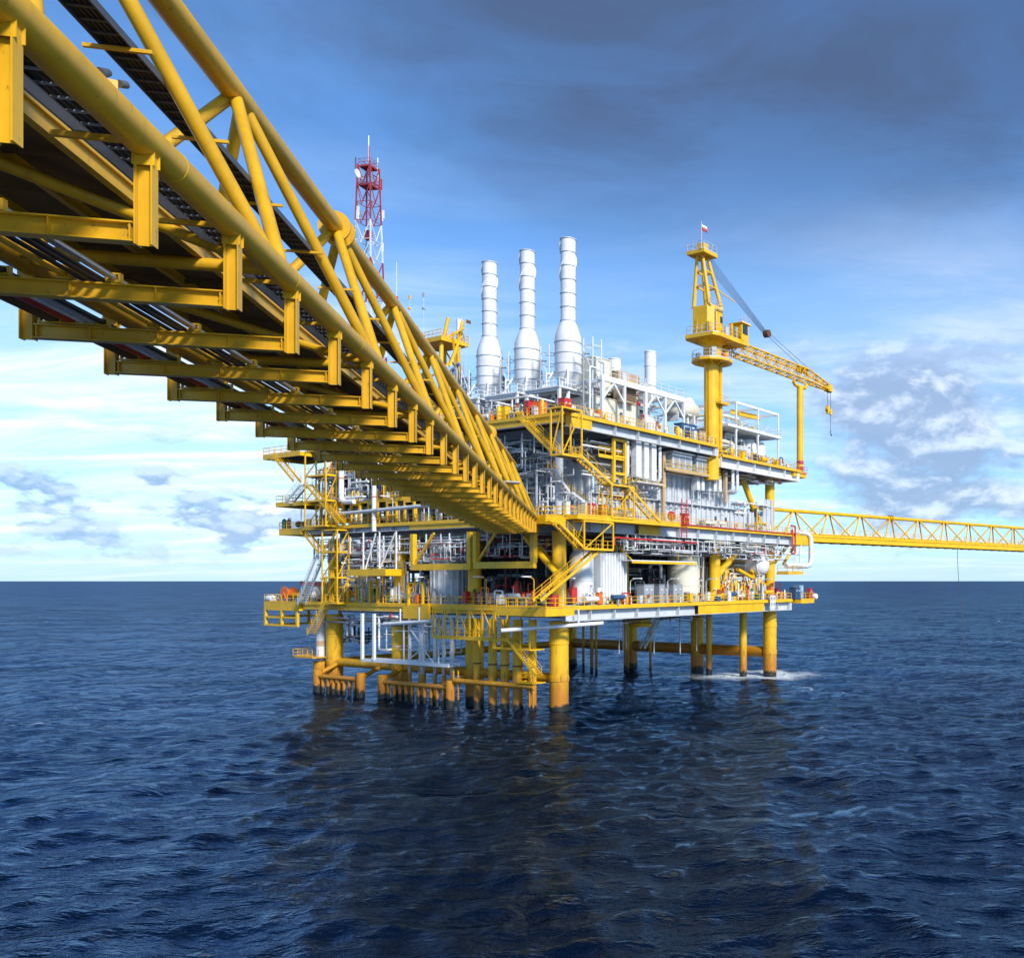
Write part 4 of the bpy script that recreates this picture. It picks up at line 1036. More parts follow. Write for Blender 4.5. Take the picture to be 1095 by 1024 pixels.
# blue boxes at the far right end
cabinet('blue container box at the far right end of the lower deck', 50.7, -3.0, H1 + 0.05, 1.7, 1.2, 1.9, 'blue')
cabinet('pale blue container box at the far right end of the lower deck', 52.5, -2.6, H1 + 0.05, 1.3, 1.2, 2.2, 'pale_blue')
cabinet('small red fire cabinet on the far right shelf', 54.0, -3.9, H1 + 0.05, 0.7, 0.7, 1.7, 'red')
t = thing('life_raft', 'white life raft canister on the tip of the far right shelf', 'life raft', 54.9, -4.2, H1 + 0.5)
MB().lathe((0, 0, 0), [(0.05, -0.75), (0.42, -0.66), (0.5, -0.5), (0.5, 0.5), (0.42, 0.66), (0.05, 0.75)], 16, 'y').build('canister', 'white', t)
MB().box((0, -0.35, -0.35), (0.8, 0.12, 0.4)).box((0, 0.35, -0.35), (0.8, 0.12, 0.4)).build('cradle', 'yellow', t)
t = thing('sign_board', 'white notice board on the lower deck edge at the right-hand leg', 'sign', RU(826, -3.7), -3.75, HT(647, RU(826, -3.7), -3.7))
MB().box((0, 0, 0.6), (1.5, 0.08, 2.0)).build('board', 'white', t)
for x, z in ((-0.35, 1.1), (0.35, 1.1), (-0.35, 0.2), (0.35, 0.2)): MB().box((x, -0.06, z), (0.4, 0.03, 0.5)).build('pictogram', 'grey', t)
# ---- lower deck, left-hand face
for i in range(9):
    v = 1.5 + i * 4.8 + 1.2 * rnd.random()
    m = (('red', 'dark_grey'), ('red', 'brown'), ('dark_grey', 'red'), ('white', 'pale_grey'), ('white', 'pale_grey'), ('pale_grey', 'white'), ('white', 'grey'), ('pale_grey', 'white'), ('white', 'cream'))[i]
    where = ('just left of the near corner column', 'second from the near corner', 'third from the near corner, by the silo', 'behind the silo', 'under the laydown platform', 'next to the third column', 'between third and end column', 'beside the end column', 'at the far left end')[i]
    skid('%s process skid, left face, lower deck, %s' % ({'red': 'red', 'dark_grey': 'dark', 'white': 'white', 'pale_grey': 'grey'}[m[0]], where), 1.8, v, H1, 4.2, 3.0, 3.2 + rnd.random() * 1.2, 60 + i, m, ('red', 'green', 'yellow'), 'process skids along the left face', R(90))
skid('blue-grey generator on the far left cantilever', 0.6, 51.8, H1, 3.0, 2.2, 2.2, 81, ('pale_grey', 'pale_blue'), ('orange',))
t = thing('hose_reel', 'orange hose reel on the far left cantilever of the lower deck', 'hose reel', -0.6, 56.3, H1)
for x in (-0.7, 0.7): MB().lathe((x, 0, 1.35), [(0.2, -0.05), (1.0, -0.05), (1.0, 0.05), (0.2, 0.05)], 22, 'x').build('reel_flange', 'orange', t)
MB().lathe((0, 0, 1.35), [(0.65, -0.68), (0.65, 0.68)], 18, 'x').build('hose_drum', 'orange', t)
for x in (-0.85, 0.85): MB().bar((x, -1.0, 0), (x, 0, 1.35), 0.12).bar((x, 1.0, 0), (x, 0, 1.35), 0.12).build('stand', 'orange', t)
t = thing('life_raft', 'white life raft canister at the outer edge of the far left cantilever', 'life raft', -2.2, 58.4, H1 + 0.5)
MB().lathe((0, 0, 0), [(0.05, -0.8), (0.45, -0.7), (0.52, -0.5), (0.52, 0.5), (0.45, 0.7), (0.05, 0.8)], 16, 'y').build('canister', 'white', t)
MB().box((0, -0.4, -0.35), (0.8, 0.12, 0.4)).box((0, 0.4, -0.35), (0.8, 0.12, 0.4)).build('cradle', 'yellow', t)
t = thing('crane_boom', 'red-brown boom lying across the far left lower deck', 'boom', -0.5, 46.0, H1 + 2.6)
MB().bar((0, 0, 0), (0.5, 8.0, 0.25), 0.5, 0.6).build('boom_arm', 'red', t)
MB().bar((0, 0.4, -2.6), (0, 0.4, 0), 0.25).bar((0.4, 6.8, -2.6), (0.4, 6.8, 0), 0.25).build('boom_stand', 'yellow', t)
# lamp posts along the lower deck edge
def lamp(label, u, v, h, z=3.2, dirv=(0, -1), m='cream', group='lamp posts along the deck edges'):
    t = thing('lamp_post', label, 'lamp post', u, v, h, group)
    MB().pipe([(0, 0, 0), (0, 0, z), (dirv[0] * 0.9, dirv[1] * 0.9, z + 0.25)], 0.06, 7, 4).build('post', m, t)
    MB().box((dirv[0] * 1.2, dirv[1] * 1.2, z + 0.28), (0.3 + abs(dirv[0]) * 1.0, 0.3 + abs(dirv[1]) * 1.0, 0.14)).build('lamp_head', 'white', t)
for k, px in enumerate((602, 674, 714, 755, 783, 815)): lamp(ORD[k] + ' cream lamp post from the corner on the right edge of the lower deck', RU(px, -2.9), -2.9, H1)
for k, px in enumerate((356, 384, 404, 458, 520, 571)): lamp(ORD[k] + ' yellow lamp post from the far end on the left edge of the lower deck', -1.9, LV(px, -1.9), H1, 3.4, (-1, 0), 'yellow')
for k, px in enumerate((586, 632, 680, 740, 790)): lamp(ORD[k] + ' white lamp post from the corner along the main deck walkway', RU(px, -3.0), -3.0, H2, 3.4, (0, -1), 'white')
for k, px in enumerate((322, 345, 420)): lamp(ORD[k] + ' grey lamp post from the far end on the left of the main deck', -1.9, LV(px, -1.9), H2, 3.4, (-1, 0), 'pale_grey')

# ---- pipework zones
WG = ('white', 'white', 'pale_grey', 'grey')
pipe_rack('dense grey and white pipework slung under the main deck over the canopy', 8, 31, -2.5, 2.5, 19.6, 21.9, 95, 1, WG + ('dark_grey',), 0.05, 0.15, 0.55, axis=0, posts=12, pm='white')
pipe_rack('white and red pipework slung under the main deck at the right-hand end', 31, 49, -2.5, 2.5, 19.4, 21.9, 70, 2, WG + ('red',), 0.05, 0.16, 0.55, axis=0, posts=9, pm='white')
pipe_rack('black and grey pipes in the dark bay behind the grey cabinets', RU(674, 3), RU(716, 3), 3, 7, H1, 19.5, 26, 3, ('black', 'dark_grey', 'grey', 'white'), 0.08, 0.26, 0.3)
pipe_rack('upright brown and cream pipes beside the yellow column', 27.5, 31.0, 0.5, 3.5, H1, 21, 12, 4, ('brown', 'tan', 'cream', 'pale_grey'), 0.08, 0.2, 0.1)
pipe_rack('yellow and white pipe knot between the right-hand columns', 33, 47, 1.0, 6, H1, 20, 55, 5, ('white', 'yellow', 'pale_grey', 'cream', 'orange'), 0.05, 0.18, 0.25)
pipe_rack('grey pipework slung under the main deck on the left face near the bridge', -1.5, 3, 1.5, 26, 19.0, 21.9, 100, 6, WG + ('dark_grey', 'red'), 0.05, 0.14, 0.5, axis=1, posts=12)
pipe_rack('grey pipework slung under the main deck on the far left', -1.5, 3, 26, 50, 18.4, 21.9, 100, 7, WG + ('dark_grey',), 0.05, 0.16, 0.45, axis=1, posts=12)
pipe_rack('white upright pipes among the skids on the left face', 1, 6, 22, 46, H1, 20, 95, 8, ('white', 'white', 'pale_grey', 'dark_grey'), 0.07, 0.24, 0.3)
pipe_rack('dark pipe tangle deep behind the red skids', 3, 7.5, 1.5, 18, H1, 21, 40, 9, ('dark_grey', 'black', 'red', 'grey', 'green'), 0.08, 0.26, 0.4)
pipe_rack('white process pipes above the main deck on the left face, under the bridge', -1.2, 4, 6, 28, H2, 30, 120, 10, WG, 0.05, 0.2, 0.3, axis=1)
pipe_rack('white process pipes above the main deck on the far left', -1.2, 5, 28, 48, H2, 33.5, 140, 12, WG + ('dark_grey',), 0.05, 0.2, 0.3, axis=1)
pipe_rack('pale pipes stacked under the upper deck left of the corner', -1.5, 4.5, 2, 24, 29.5, 34.3, 120, 13, ('pale_grey', 'white', 'white', 'pale_grey', 'dark_grey'), 0.05, 0.14, 0.35, axis=1, posts=9)
pipe_rack('pale upright pipes in front of the grey wall left of the corner', 0.5, 5.5, 3, 14, H2, 31, 60, 14, ('pale_grey', 'white', 'grey'), 0.06, 0.16, 0.15)
pipe_rack('dark and white pipe gallery under the upper deck right of the corner', 4, 13, -1.5, 2.8, 31.3, 34.2, 55, 15, ('white', 'grey', 'dark_grey', 'pale_grey'), 0.06, 0.18, 0.8, axis=0)
pipe_rack('cream pipe runs under the upper deck behind the ventilation units', 13, 29, 0.5, 3.2, 31.3, 34.2, 30, 16, ('white', 'cream', 'tan', 'pale_grey'), 0.05, 0.15, 0.85, axis=0)
pipe_rack('black drain pipes hanging under the lower deck at the far left', -1, 3, 36, 46, 7.0, 11.2, 14, 17, ('black', 'black', 'pale_grey', 'dark_grey'), 0.08, 0.16, 0.5)
pipe_rack('grey pipework slung under the lower deck on the left face', -1.4, 2, 16, 48, 9.6, 11.2, 40, 18, ('pale_grey', 'white', 'dark_grey', 'grey'), 0.06, 0.16, 0.9, axis=1)
pipe_rack('thin pipes slung under the lower deck on the right face', 6, 34, -1.5, 3, 10.2, 11.2, 24, 19, ('white', 'grey', 'brown', 'dark_grey'), 0.05, 0.13, 0.9, axis=0)
pipe_rack('thin pipes beneath the side deck at the right-hand end', 31, 51, -2.5, 3, 31.6, 32.9, 22, 20, ('white', 'tan', 'pale_grey'), 0.05, 0.14, 0.95, axis=0)
pipe_rack('grey equipment pipes on the main deck at the right-hand end', 37, 48, -1.0, 4, H2, 29, 26, 21, ('white', 'grey', 'pale_grey', 'yellow'), 0.06, 0.2, 0.4)
for k, (ua, z) in enumerate(((4.5, 27.3), (3.8, 31.2))):
    b = shelf(-1.6, 4.0, 14.0, 47.5, z, 0.35, ([(-1.6, 14), (-1.6, 47.5)],), 'pale_grey' if k else 'yellow')
# yellow frames along the left railing of the main deck
for i, px in enumerate((352, 367, 385, 404, 424, 443)):
    v = LV(px, -1.7); t = thing('pipe_gate', ORD[i] + ' yellow rectangular pipe frame from the far end, left edge of main deck', 'steel frame', -1.7, v, H2, 'yellow pipe frames along the left edge')
    MB().bar((0, 0, 0), (0, 0, 2.9), 0.26).build('post', 'yellow', t); MB().bar((0, 2.0, 0), (0, 2.0, 2.9), 0.26).build('post', 'yellow', t)
    MB().bar((0, -0.15, 2.95), (0, 2.15, 2.95), 0.26).build('lintel', 'yellow', t)
t = thing('white_duct', 'long thin grey duct running along the left face above the yellow frames', 'duct', -2.6, LV(355, -2.6), HT(545, -2.6, LV(400, -2.6)))
MB().tube((0, 0, -0.3), (0, LV(560, -2.6) - LV(355, -2.6), 0.5), 0.26, 14).build('duct_body', 'pale_grey', t)
for lab, px, y0, y1, r in (('white pipe with elbow dropping down the far left of the main deck', 365, 500, 537, 0.36), ('white upright pipe beside the elbow pipe on the far left', 400, 515, 568, 0.30)):
    v = LV(px, -2.4); t = thing('white_pipe', lab, 'pipe', -2.4, v, HT(y1, -2.4, v))
    z = HT(y0, -2.4, v) - HT(y1, -2.4, v)
    MB().pipe([(0, 0, z), (0, 0, 0), (0, -3.0, 0)] if r > 0.33 else [(0, 0, z), (0, 0, 0)], r, 16, 3.0).build('pipe_body', 'white', t)
    for k in (0.25, 0.7): MB().lathe((0, 0, z * k), [(r, -0.06), (r + 0.08, -0.06), (r + 0.08, 0.06), (r, 0.06)], 16).build('flange', 'orange' if k > 0.5 else 'white', t)

# ---- right-hand face, main level: ducts and ventilation
def duct(label, px, y0, y1, r, v=-1.9, wide=None, group=None):
    u = RU(px, v); zb, zt = HT(y1, u, v), HT(y0, u, v)
    t = thing('vent_duct', label, 'duct', u, v, zb, group)
    if wide:
        MB().box((0, 0, (zt - zb) / 2), (wide, 0.9, zt - zb - 0.3)).build('duct_body', 'white', t)
        for k in range(int((zt - zb) / 1.2)): MB().box((0, 0, 0.4 + k * 1.2), (wide + 0.05, 0.96, 0.05)).build('seam', 'white', t)
        MB().pipe([(0, 0, zt - zb - 0.4), (0, 0, zt - zb), (0, 2.2, zt - zb)], wide * 0.4, 10).build('elbow', 'white', t)
    else:
        MB().pipe([(0, 2.0, 0.2), (0, 0, 0.2), (0, 0, zt - zb), (0, 2.2, zt - zb)], r, 14, 3.0).build('duct_body', 'white', t)
        for k in (0.3, 0.65): MB().lathe((0, 0, (zt - zb) * k), [(r, -0.05), (r + 0.06, -0.05), (r + 0.06, 0.05), (r, 0.05)], 14).build('flange', 'white', t)
duct('slim round white duct at the left of the big duct row', 671, 468, 512, 0.24, group='white ducts of the big row')
duct('leftmost of the three fat flat white ducts under the upper deck', 680.5, 470, 511, 0.3, wide=1.0, group='white ducts of the big row')
duct('middle one of the three fat flat white ducts under the upper deck', 688.8, 471, 513, 0.3, wide=0.9, group='white ducts of the big row')
duct('rightmost of the three fat flat white ducts under the upper deck', 696.8, 472, 515, 0.3, wide=0.95, group='white ducts of the big row')
duct('slim round white duct with elbow at the right of the big duct row', 705.5, 471, 517, 0.24, group='white ducts of the big row')
for i, px in enumerate((744.3, 749.4, 756.8, 762.4, 767.8)):
    duct('%s of five short white ducts on the grey wall' % ('first', 'second', 'third', 'fourth', 'last')[i] + ' counted from the left', px, 506 + i * 0.6, 525 + i * 0.4, 0.3, -0.6, wide=0.62, group='row of five short white ducts')
duct('left one of the paired tall white ducts below the side deck', 783.5, 490, 527, 0.26, -2.2, group='paired tall white ducts')
duct('right one of the paired tall white ducts below the side deck', 788.3, 491, 528, 0.26, -2.2, group='paired tall white ducts')
MB_rack = None
u0, u1 = RU(679, -2.2), RU(708, -2.2)
t = thing('duct_shelf', 'steel shelf carrying the feet of the big white duct row', 'shelf', u0, -2.4, HT(513.5, RU(690, -2), -2) - 0.4)
MB().box(((u1 - u0) / 2, 1.0, 0), (u1 - u0, 2.4, 0.16)).build('shelf_plate', 'pale_grey', t)
for x in (0.2, u1 - u0 - 0.2): MB().bar((x, -0.1, 0), (x, 2.4, -1.6), 0.12).build('bracket', 'pale_grey', t)
for i, (p0, p1) in enumerate(((712, 733), (738, 755))):
    a, b = RU(p0, -0.4), RU(p1, -0.4)
    t = thing('ventilation_unit', ('larger' if i == 0 else 'smaller') + ' pale grey ventilation unit under the upper deck edge', 'ventilation unit', (a + b) / 2, -0.3, 31.4)
    MB().box((0, 0, 1.5), (b - a, 2.6, 2.4)).build('casing', 'pale_grey', t)
    MB().box((0, -0.1, 2.78), (b - a + 0.5, 3.1, 0.16)).build('lid', 'white', t)
    for k in range(3): MB().box(((k - 1) * (b - a) * 0.3, -1.33, 1.5), ((b - a) * 0.22, 0.06, 1.5)).build('louvre', 'grey', t)
    MB().box((0, 0, 0.15), (b - a - 0.3, 2.2, 0.3)).build('base', 'yellow', t)
# yellow pipe portal beside the big duct row
t = thing('pipe_portal', 'yellow pipe portal left of the big white duct row', 'steel frame', RU(655, -2), -2.2, 28.6)
L = RU(667, -2) - RU(655, -2)
for x in (0, L): MB().bar((x, 0, 0), (x, 0, 5.6), 0.34).build('post', 'yellow', t)
for z in (5.5, 3.4, 1.2): MB().bar((-0.2, 0, z), (L + 0.2, 0, z), 0.3).build('beam', 'yellow', t)
for z in (0.6, 1.0, 2.2, 2.9, 4.2, 4.7): MB().tube((-5, 0.6, z), (L + 0.5, 0.6, z), 0.13, 10).build('pipe', ('white', 'grey', 'dark_grey')[int(z * 10) % 3], t)
# red fire gear along the right face
for lab, px, py, m in (('red fire cabinet on the main deck beside the corner wall', 632, 546, 'red'), ('orange box next to the red fire cabinet on the main deck', 644.5, 544, 'orange'), ('small red cabinet at the door of the grey wall', 733, 553, 'red')):
    u = RU(px, -2.2); cabinet(lab, u, -2.2, H2 + 0.05, 1.0, 0.6, 1.6, m)
t = thing('fire_monitor', 'round red fire hose reel on the main deck right of the lowest stair', 'hose reel', RU(718, -2.6), -2.6, H2)
MB().lathe((0, 0, 1.2), [(0.62, -0.2), (0.66, 0), (0.62, 0.2), (0.1, 0.22)], 18, 'y').build('reel', 'red', t); MB().bar((0, 0, 0), (0, 0, 1.2), 0.12).build('stand', 'yellow', t)
t = thing('fire_ladder', 'red caged ladder over the edge of the main deck', 'ladder', RU(731, -3.6), -3.7, HT(575, RU(731, -3.6), -3.6))
for x in (-0.6, 0.6): MB().tube((x, 0, 0), (x, 0, 5.4), 0.07, 8).build('rail', 'red', t)
for k in range(12): MB().tube((-0.6, 0, 0.3 + k * 0.42), (0.6, 0, 0.3 + k * 0.42), 0.05, 6).build('rung', 'red', t)
t = thing('fire_pipe', 'red fire pipe bending along under the main deck on the right face', 'pipe', RU(657, -3.4), -3.4, HT(583, RU(657, -3.4), -3.4))
MB().pipe([(0, 0, 0), (0, 0, 1.0), (RU(745, -3.4) - RU(657, -3.4), 0, 0.9)], 0.12, 10).build('pipe_body', 'red', t)
t = thing('fire_pipe', 'upright red fire pipe loop at the right-hand end of the main deck', 'pipe', 49.8, -3.6, H2 - 3.2)
MB().pipe([(-1.2, 0, 0), (0, 0, 0), (0, 0, 4.6), (-1.4, 0, 4.6)], 0.14, 10).build('pipe_body', 'red', t)
MB().pipe([(-1.2, 0.3, 0.8), (-0.5, 0.3, 0.8), (-0.5, 0.3, 4.0)], 0.10, 10).build('pipe_branch', 'red', t)
# right bridge landing and white U pipe
t = thing('bridge_landing', 'yellow box girder landing at the foot of the right-hand bridge', 'platform', 50.3, -2.0, H2 - 1.5)
MB().box((3.0, 1.5, 0.5), (6.2, 5.0, 1.3)).build('box_girder', 'yellow', t)
rail(MB(), [(0, -1.0, 1.2), (6.0, -1.0, 1.2)]).build('railing', 'yellow', t)
MB().tube((0.2, 1.2, -3.4), (4.2, 1.2, -0.1), 0.24, 12).build('strut', 'yellow', t)
t = thing('white_pipe', 'fat white U-bend pipe hanging beside the right-hand bridge landing', 'pipe', 50.0, -3.4, H2 - 5.2)
MB().pipe([(-2.0, 0.6, 0), (5.4, 0, 0), (5.4, 0, 5.6), (1.5, 1.5, 5.8)], 0.42, 18, 3.0).build('pipe_body', 'white', t)
MB().pipe([(-2.0, 1.0, 2.0), (3.0, 0.6, 2.0), (3.0, 0.6, 4.0)], 0.2, 12).build('pipe_branch', 'white', t)
for x in (0.2, 2.0): MB().bar((x, 0.2, -0.6), (x, 0.2, 3.4), 0.14).build('pipe_support', 'white', t)

# ---- instrument racks: welded rows of small fittings along the deck edges
def rack_row(label, p0, p1, n, seed, hmax=2.4, mats=('white', 'pale_grey', 'cream', 'grey', 'yellow', 'white'), acc=('red', 'orange', 'blue', 'green')):
    rg = random.Random(seed); t = thing('instrument_rack', label, 'instrument rack', *p0, 'instrument racks along the deck edges')
    d = Vector(p1) - Vector(p0); L = d.length; e = d.normalized(); sd = Vector((-e.y, e.x, 0))
    MB().bar((0, 0, 0.06), d + Vector((0, 0, 0.06)), 0.5, 0.1).build('base_rail', 'grey', t)
    for i in range(n):
        c = e * (L * (i + rg.random()) / n) + sd * (rg.random() - 0.5) * 2.0; k = rg.random(); m = rg.choice(mats) if rg.random() < 0.84 else rg.choice(acc)
        z = hmax * (0.35 + 0.65 * rg.random())
        if k < 0.26:
            w = 0.3 + 0.6 * rg.random()
            o = MB().box((c.x, c.y, z * 0.5 + 0.1), (w, w * 0.8, z * 0.75)).build('junction_box', m, t)
            MB().box((c.x, c.y, z * 0.88 + 0.13), (w * 1.12, w * 0.92, 0.06)).build('lid', m, o)
        elif k < 0.42:
            r = 0.14 + 0.2 * rg.random()
            MB().lathe((c.x, c.y, 0.1), [(r, 0), (r, z * 0.75), (r * 0.6, z * 0.88), (r * 0.25, z * 0.95)], 12).build('gas_bottle', m, t)
        elif k < 0.66:
            h2_ = z; q = c + e * (rg.random() - 0.5) * 3
            MB().pipe([(c.x, c.y, 0.1), (c.x, c.y, h2_), (q.x, q.y, h2_), (q.x, q.y, 0.1 + h2_ * 0.4 * rg.random())], 0.05 + 0.07 * rg.random(), 7).build('pipe_loop', m, t)
        elif k < 0.82:
            o = MB().bar((c.x, c.y, 0.1), (c.x, c.y, z), 0.08).build('stand', m, t)
            MB().lathe((c.x, c.y, z), [(0.05, -0.04), (0.26, -0.03), (0.26, 0.03), (0.05, 0.04)], 12, 'y' if rg.random() < 0.5 else 'x').build('valve_wheel', rg.choice(acc + ('yellow',)), o)
        else:
            r = 0.2 + 0.2 * rg.random(); l = 0.5 + 0.8 * rg.random(); zz = 0.4 + z * 0.4
            o = MB().tube(c + Vector((0, 0, zz)) - e * l, c + Vector((0, 0, zz)) + e * l, r, 12).build('small_vessel', m, t)
            MB().box((c.x, c.y, zz * 0.5), (0.25, 0.25, zz)).build('pedestal', 'grey', o)
rack_row('row of small fittings on the lower deck edge from corner stair to silo', (-0.9, 2, H1), (-0.9, 16, H1), 26, 201, 2.4, ('white', 'pale_grey', 'yellow', 'grey', 'red'))
rack_row('row of small white fittings on the lower deck edge left of the silo', (-0.9, 20, H1), (-0.9, 34, H1), 32, 202, 2.6)
rack_row('row of small fittings on the lower deck edge at the far left column', (-0.9, 35, H1), (-0.9, 49.5, H1), 32, 203, 2.6)
rack_row('row of fittings on the far left cantilever', (0.5, 50.8, H1), (0.5, 59, H1), 14, 204, 1.8)
rack_row('row of small fittings on the lower deck edge under the white room', (1, -2.3, H1), (15, -2.3, H1), 16, 205, 1.8, ('white', 'cream', 'pale_grey'))
rack_row('row of small fittings on the lower deck edge by the cream tank', (18, -2.3, H1), (31, -2.3, H1), 14, 206, 1.6, ('white', 'cream', 'grey', 'yellow'))
rack_row('row of yellow and white fittings on the lower deck edge at the right-hand columns', (31, -2.0, H1), (49, -2.0, H1), 34, 207, 2.8, ('white', 'yellow', 'cream', 'orange', 'pale_grey'))
rack_row('row of fittings along the main deck walkway under the corner stairs', (0, -1.6, H2), (12, -1.6, H2), 14, 208, 2.2)
rack_row('row of fittings along the main deck walkway at the grey wall', (14, -1.2, H2), (47, -1.2, H2), 13, 209, 1.6, ('pale_grey', 'white', 'grey'))
rack_row('row of fittings on the left edge of the main deck under the bridge', (-0.8, 5, H2), (-0.8, 26, H2), 44, 210, 2.8)
rack_row('row of fittings on the left edge of the main deck at the far end', (-0.8, 27, H2), (-0.8, 49.5, H2), 44, 211, 2.8)
rack_row('row of fittings on the lower mezzanine shelf of the left face', (-0.6, 15, 27.35), (-0.6, 47, 27.35), 50, 212, 2.6, ('white', 'pale_grey', 'grey', 'white'))
rack_row('row of fittings on the upper mezzanine shelf of the left face', (-0.6, 15, 31.25), (-0.6, 47, 31.25), 50, 213, 2.4, ('white', 'pale_grey', 'grey', 'white'))
rack_row('row of fittings on the upper deck edge below the stacks', (-0.8, 2, H3), (-0.8, 26, H3), 40, 214, 2.6, ('white', 'pale_grey', 'grey', 'yellow'))
rack_row('row of fittings on the upper deck edge in front of the portal frame', (1, -2.0, H3), (27, -2.0, H3), 26, 215, 1.9, ('white', 'cream', 'yellow', 'pale_grey'))
rack_row('row of fittings on the side deck edge', (30.5, -1.6, H3R), (50, -1.6, H3R), 30, 216, 1.8, ('white', 'cream', 'yellow', 'pale_grey'))
rack_row('row of fittings on the ledge above the short white ducts', (8, -0.1, 31.35), (37, -0.1, 31.35), 30, 217, 2.4, ('white', 'pale_grey', 'cream', 'tan'))
rack_row('row of fittings on the top left balcony', (-1.0, 49, 35.0), (-1.0, 57, 35.0), 10, 218, 1.8, ('white', 'orange', 'pale_grey'))
rack_row('row of fittings on the small far left balcony of the main deck', (-1.0, 50.5, H2), (-1.0, 55.6, H2), 9, 219, 1.7, ('white', 'brown', 'pale_grey'))
pipe_rack('white pipes and hangers in front of the left column between the decks', -2.0, 0.5, 26, 46, H1, 18.5, 46, 220, ('white', 'pale_grey', 'white', 'yellow'), 0.05, 0.16, 0.2)
pipe_rack('tall pale pipes on the grey wall under the corner stairs', 6.5, 14, -1.0, 0.0, H2, 31, 26, 221, ('pale_grey', 'white', 'yellow'), 0.05, 0.13, 0.3, axis=0)
pipe_rack('white service pipes running over the grey wall on the right face', 14, 40, -0.7, -0.1, 24.5, 31, 12, 222, ('pale_grey', 'white', 'grey'), 0.04, 0.1, 0.6, axis=0)
pipe_rack('bright white pipes crowding the outer left face above the yellow frames', -2.2, -0.4, 14, 46, H2 + 3.4, 33.5, 120, 223, ('white', 'white', 'white', 'pale_grey', 'yellow'), 0.05, 0.17, 0.35, axis=1, posts=10, pm='white')
pipe_rack('bright thin pipes on the outer left face under the main deck', -2.4, -0.8, 10, 48, 18.6, 22.2, 90, 224, ('white', 'white', 'pale_grey', 'red', 'white'), 0.04, 0.11, 0.5, axis=1, posts=14, pm='white')
pipe_rack('bright thin pipes hung on the right face under the main deck edge', 8, 49, -3.2, -2.4, 20.0, 22.0, 70, 225, ('white', 'white', 'pale_grey', 'cream'), 0.04, 0.10, 0.5, axis=0, posts=16, pm='white')
pipe_rack('white pipe drops and frames below the lower deck between the white posts', -2.2, 0.5, 18, 34, 6.5, 11.2, 26, 226, ('white', 'pale_grey', 'white'), 0.06, 0.16, 0.3, axis=1)
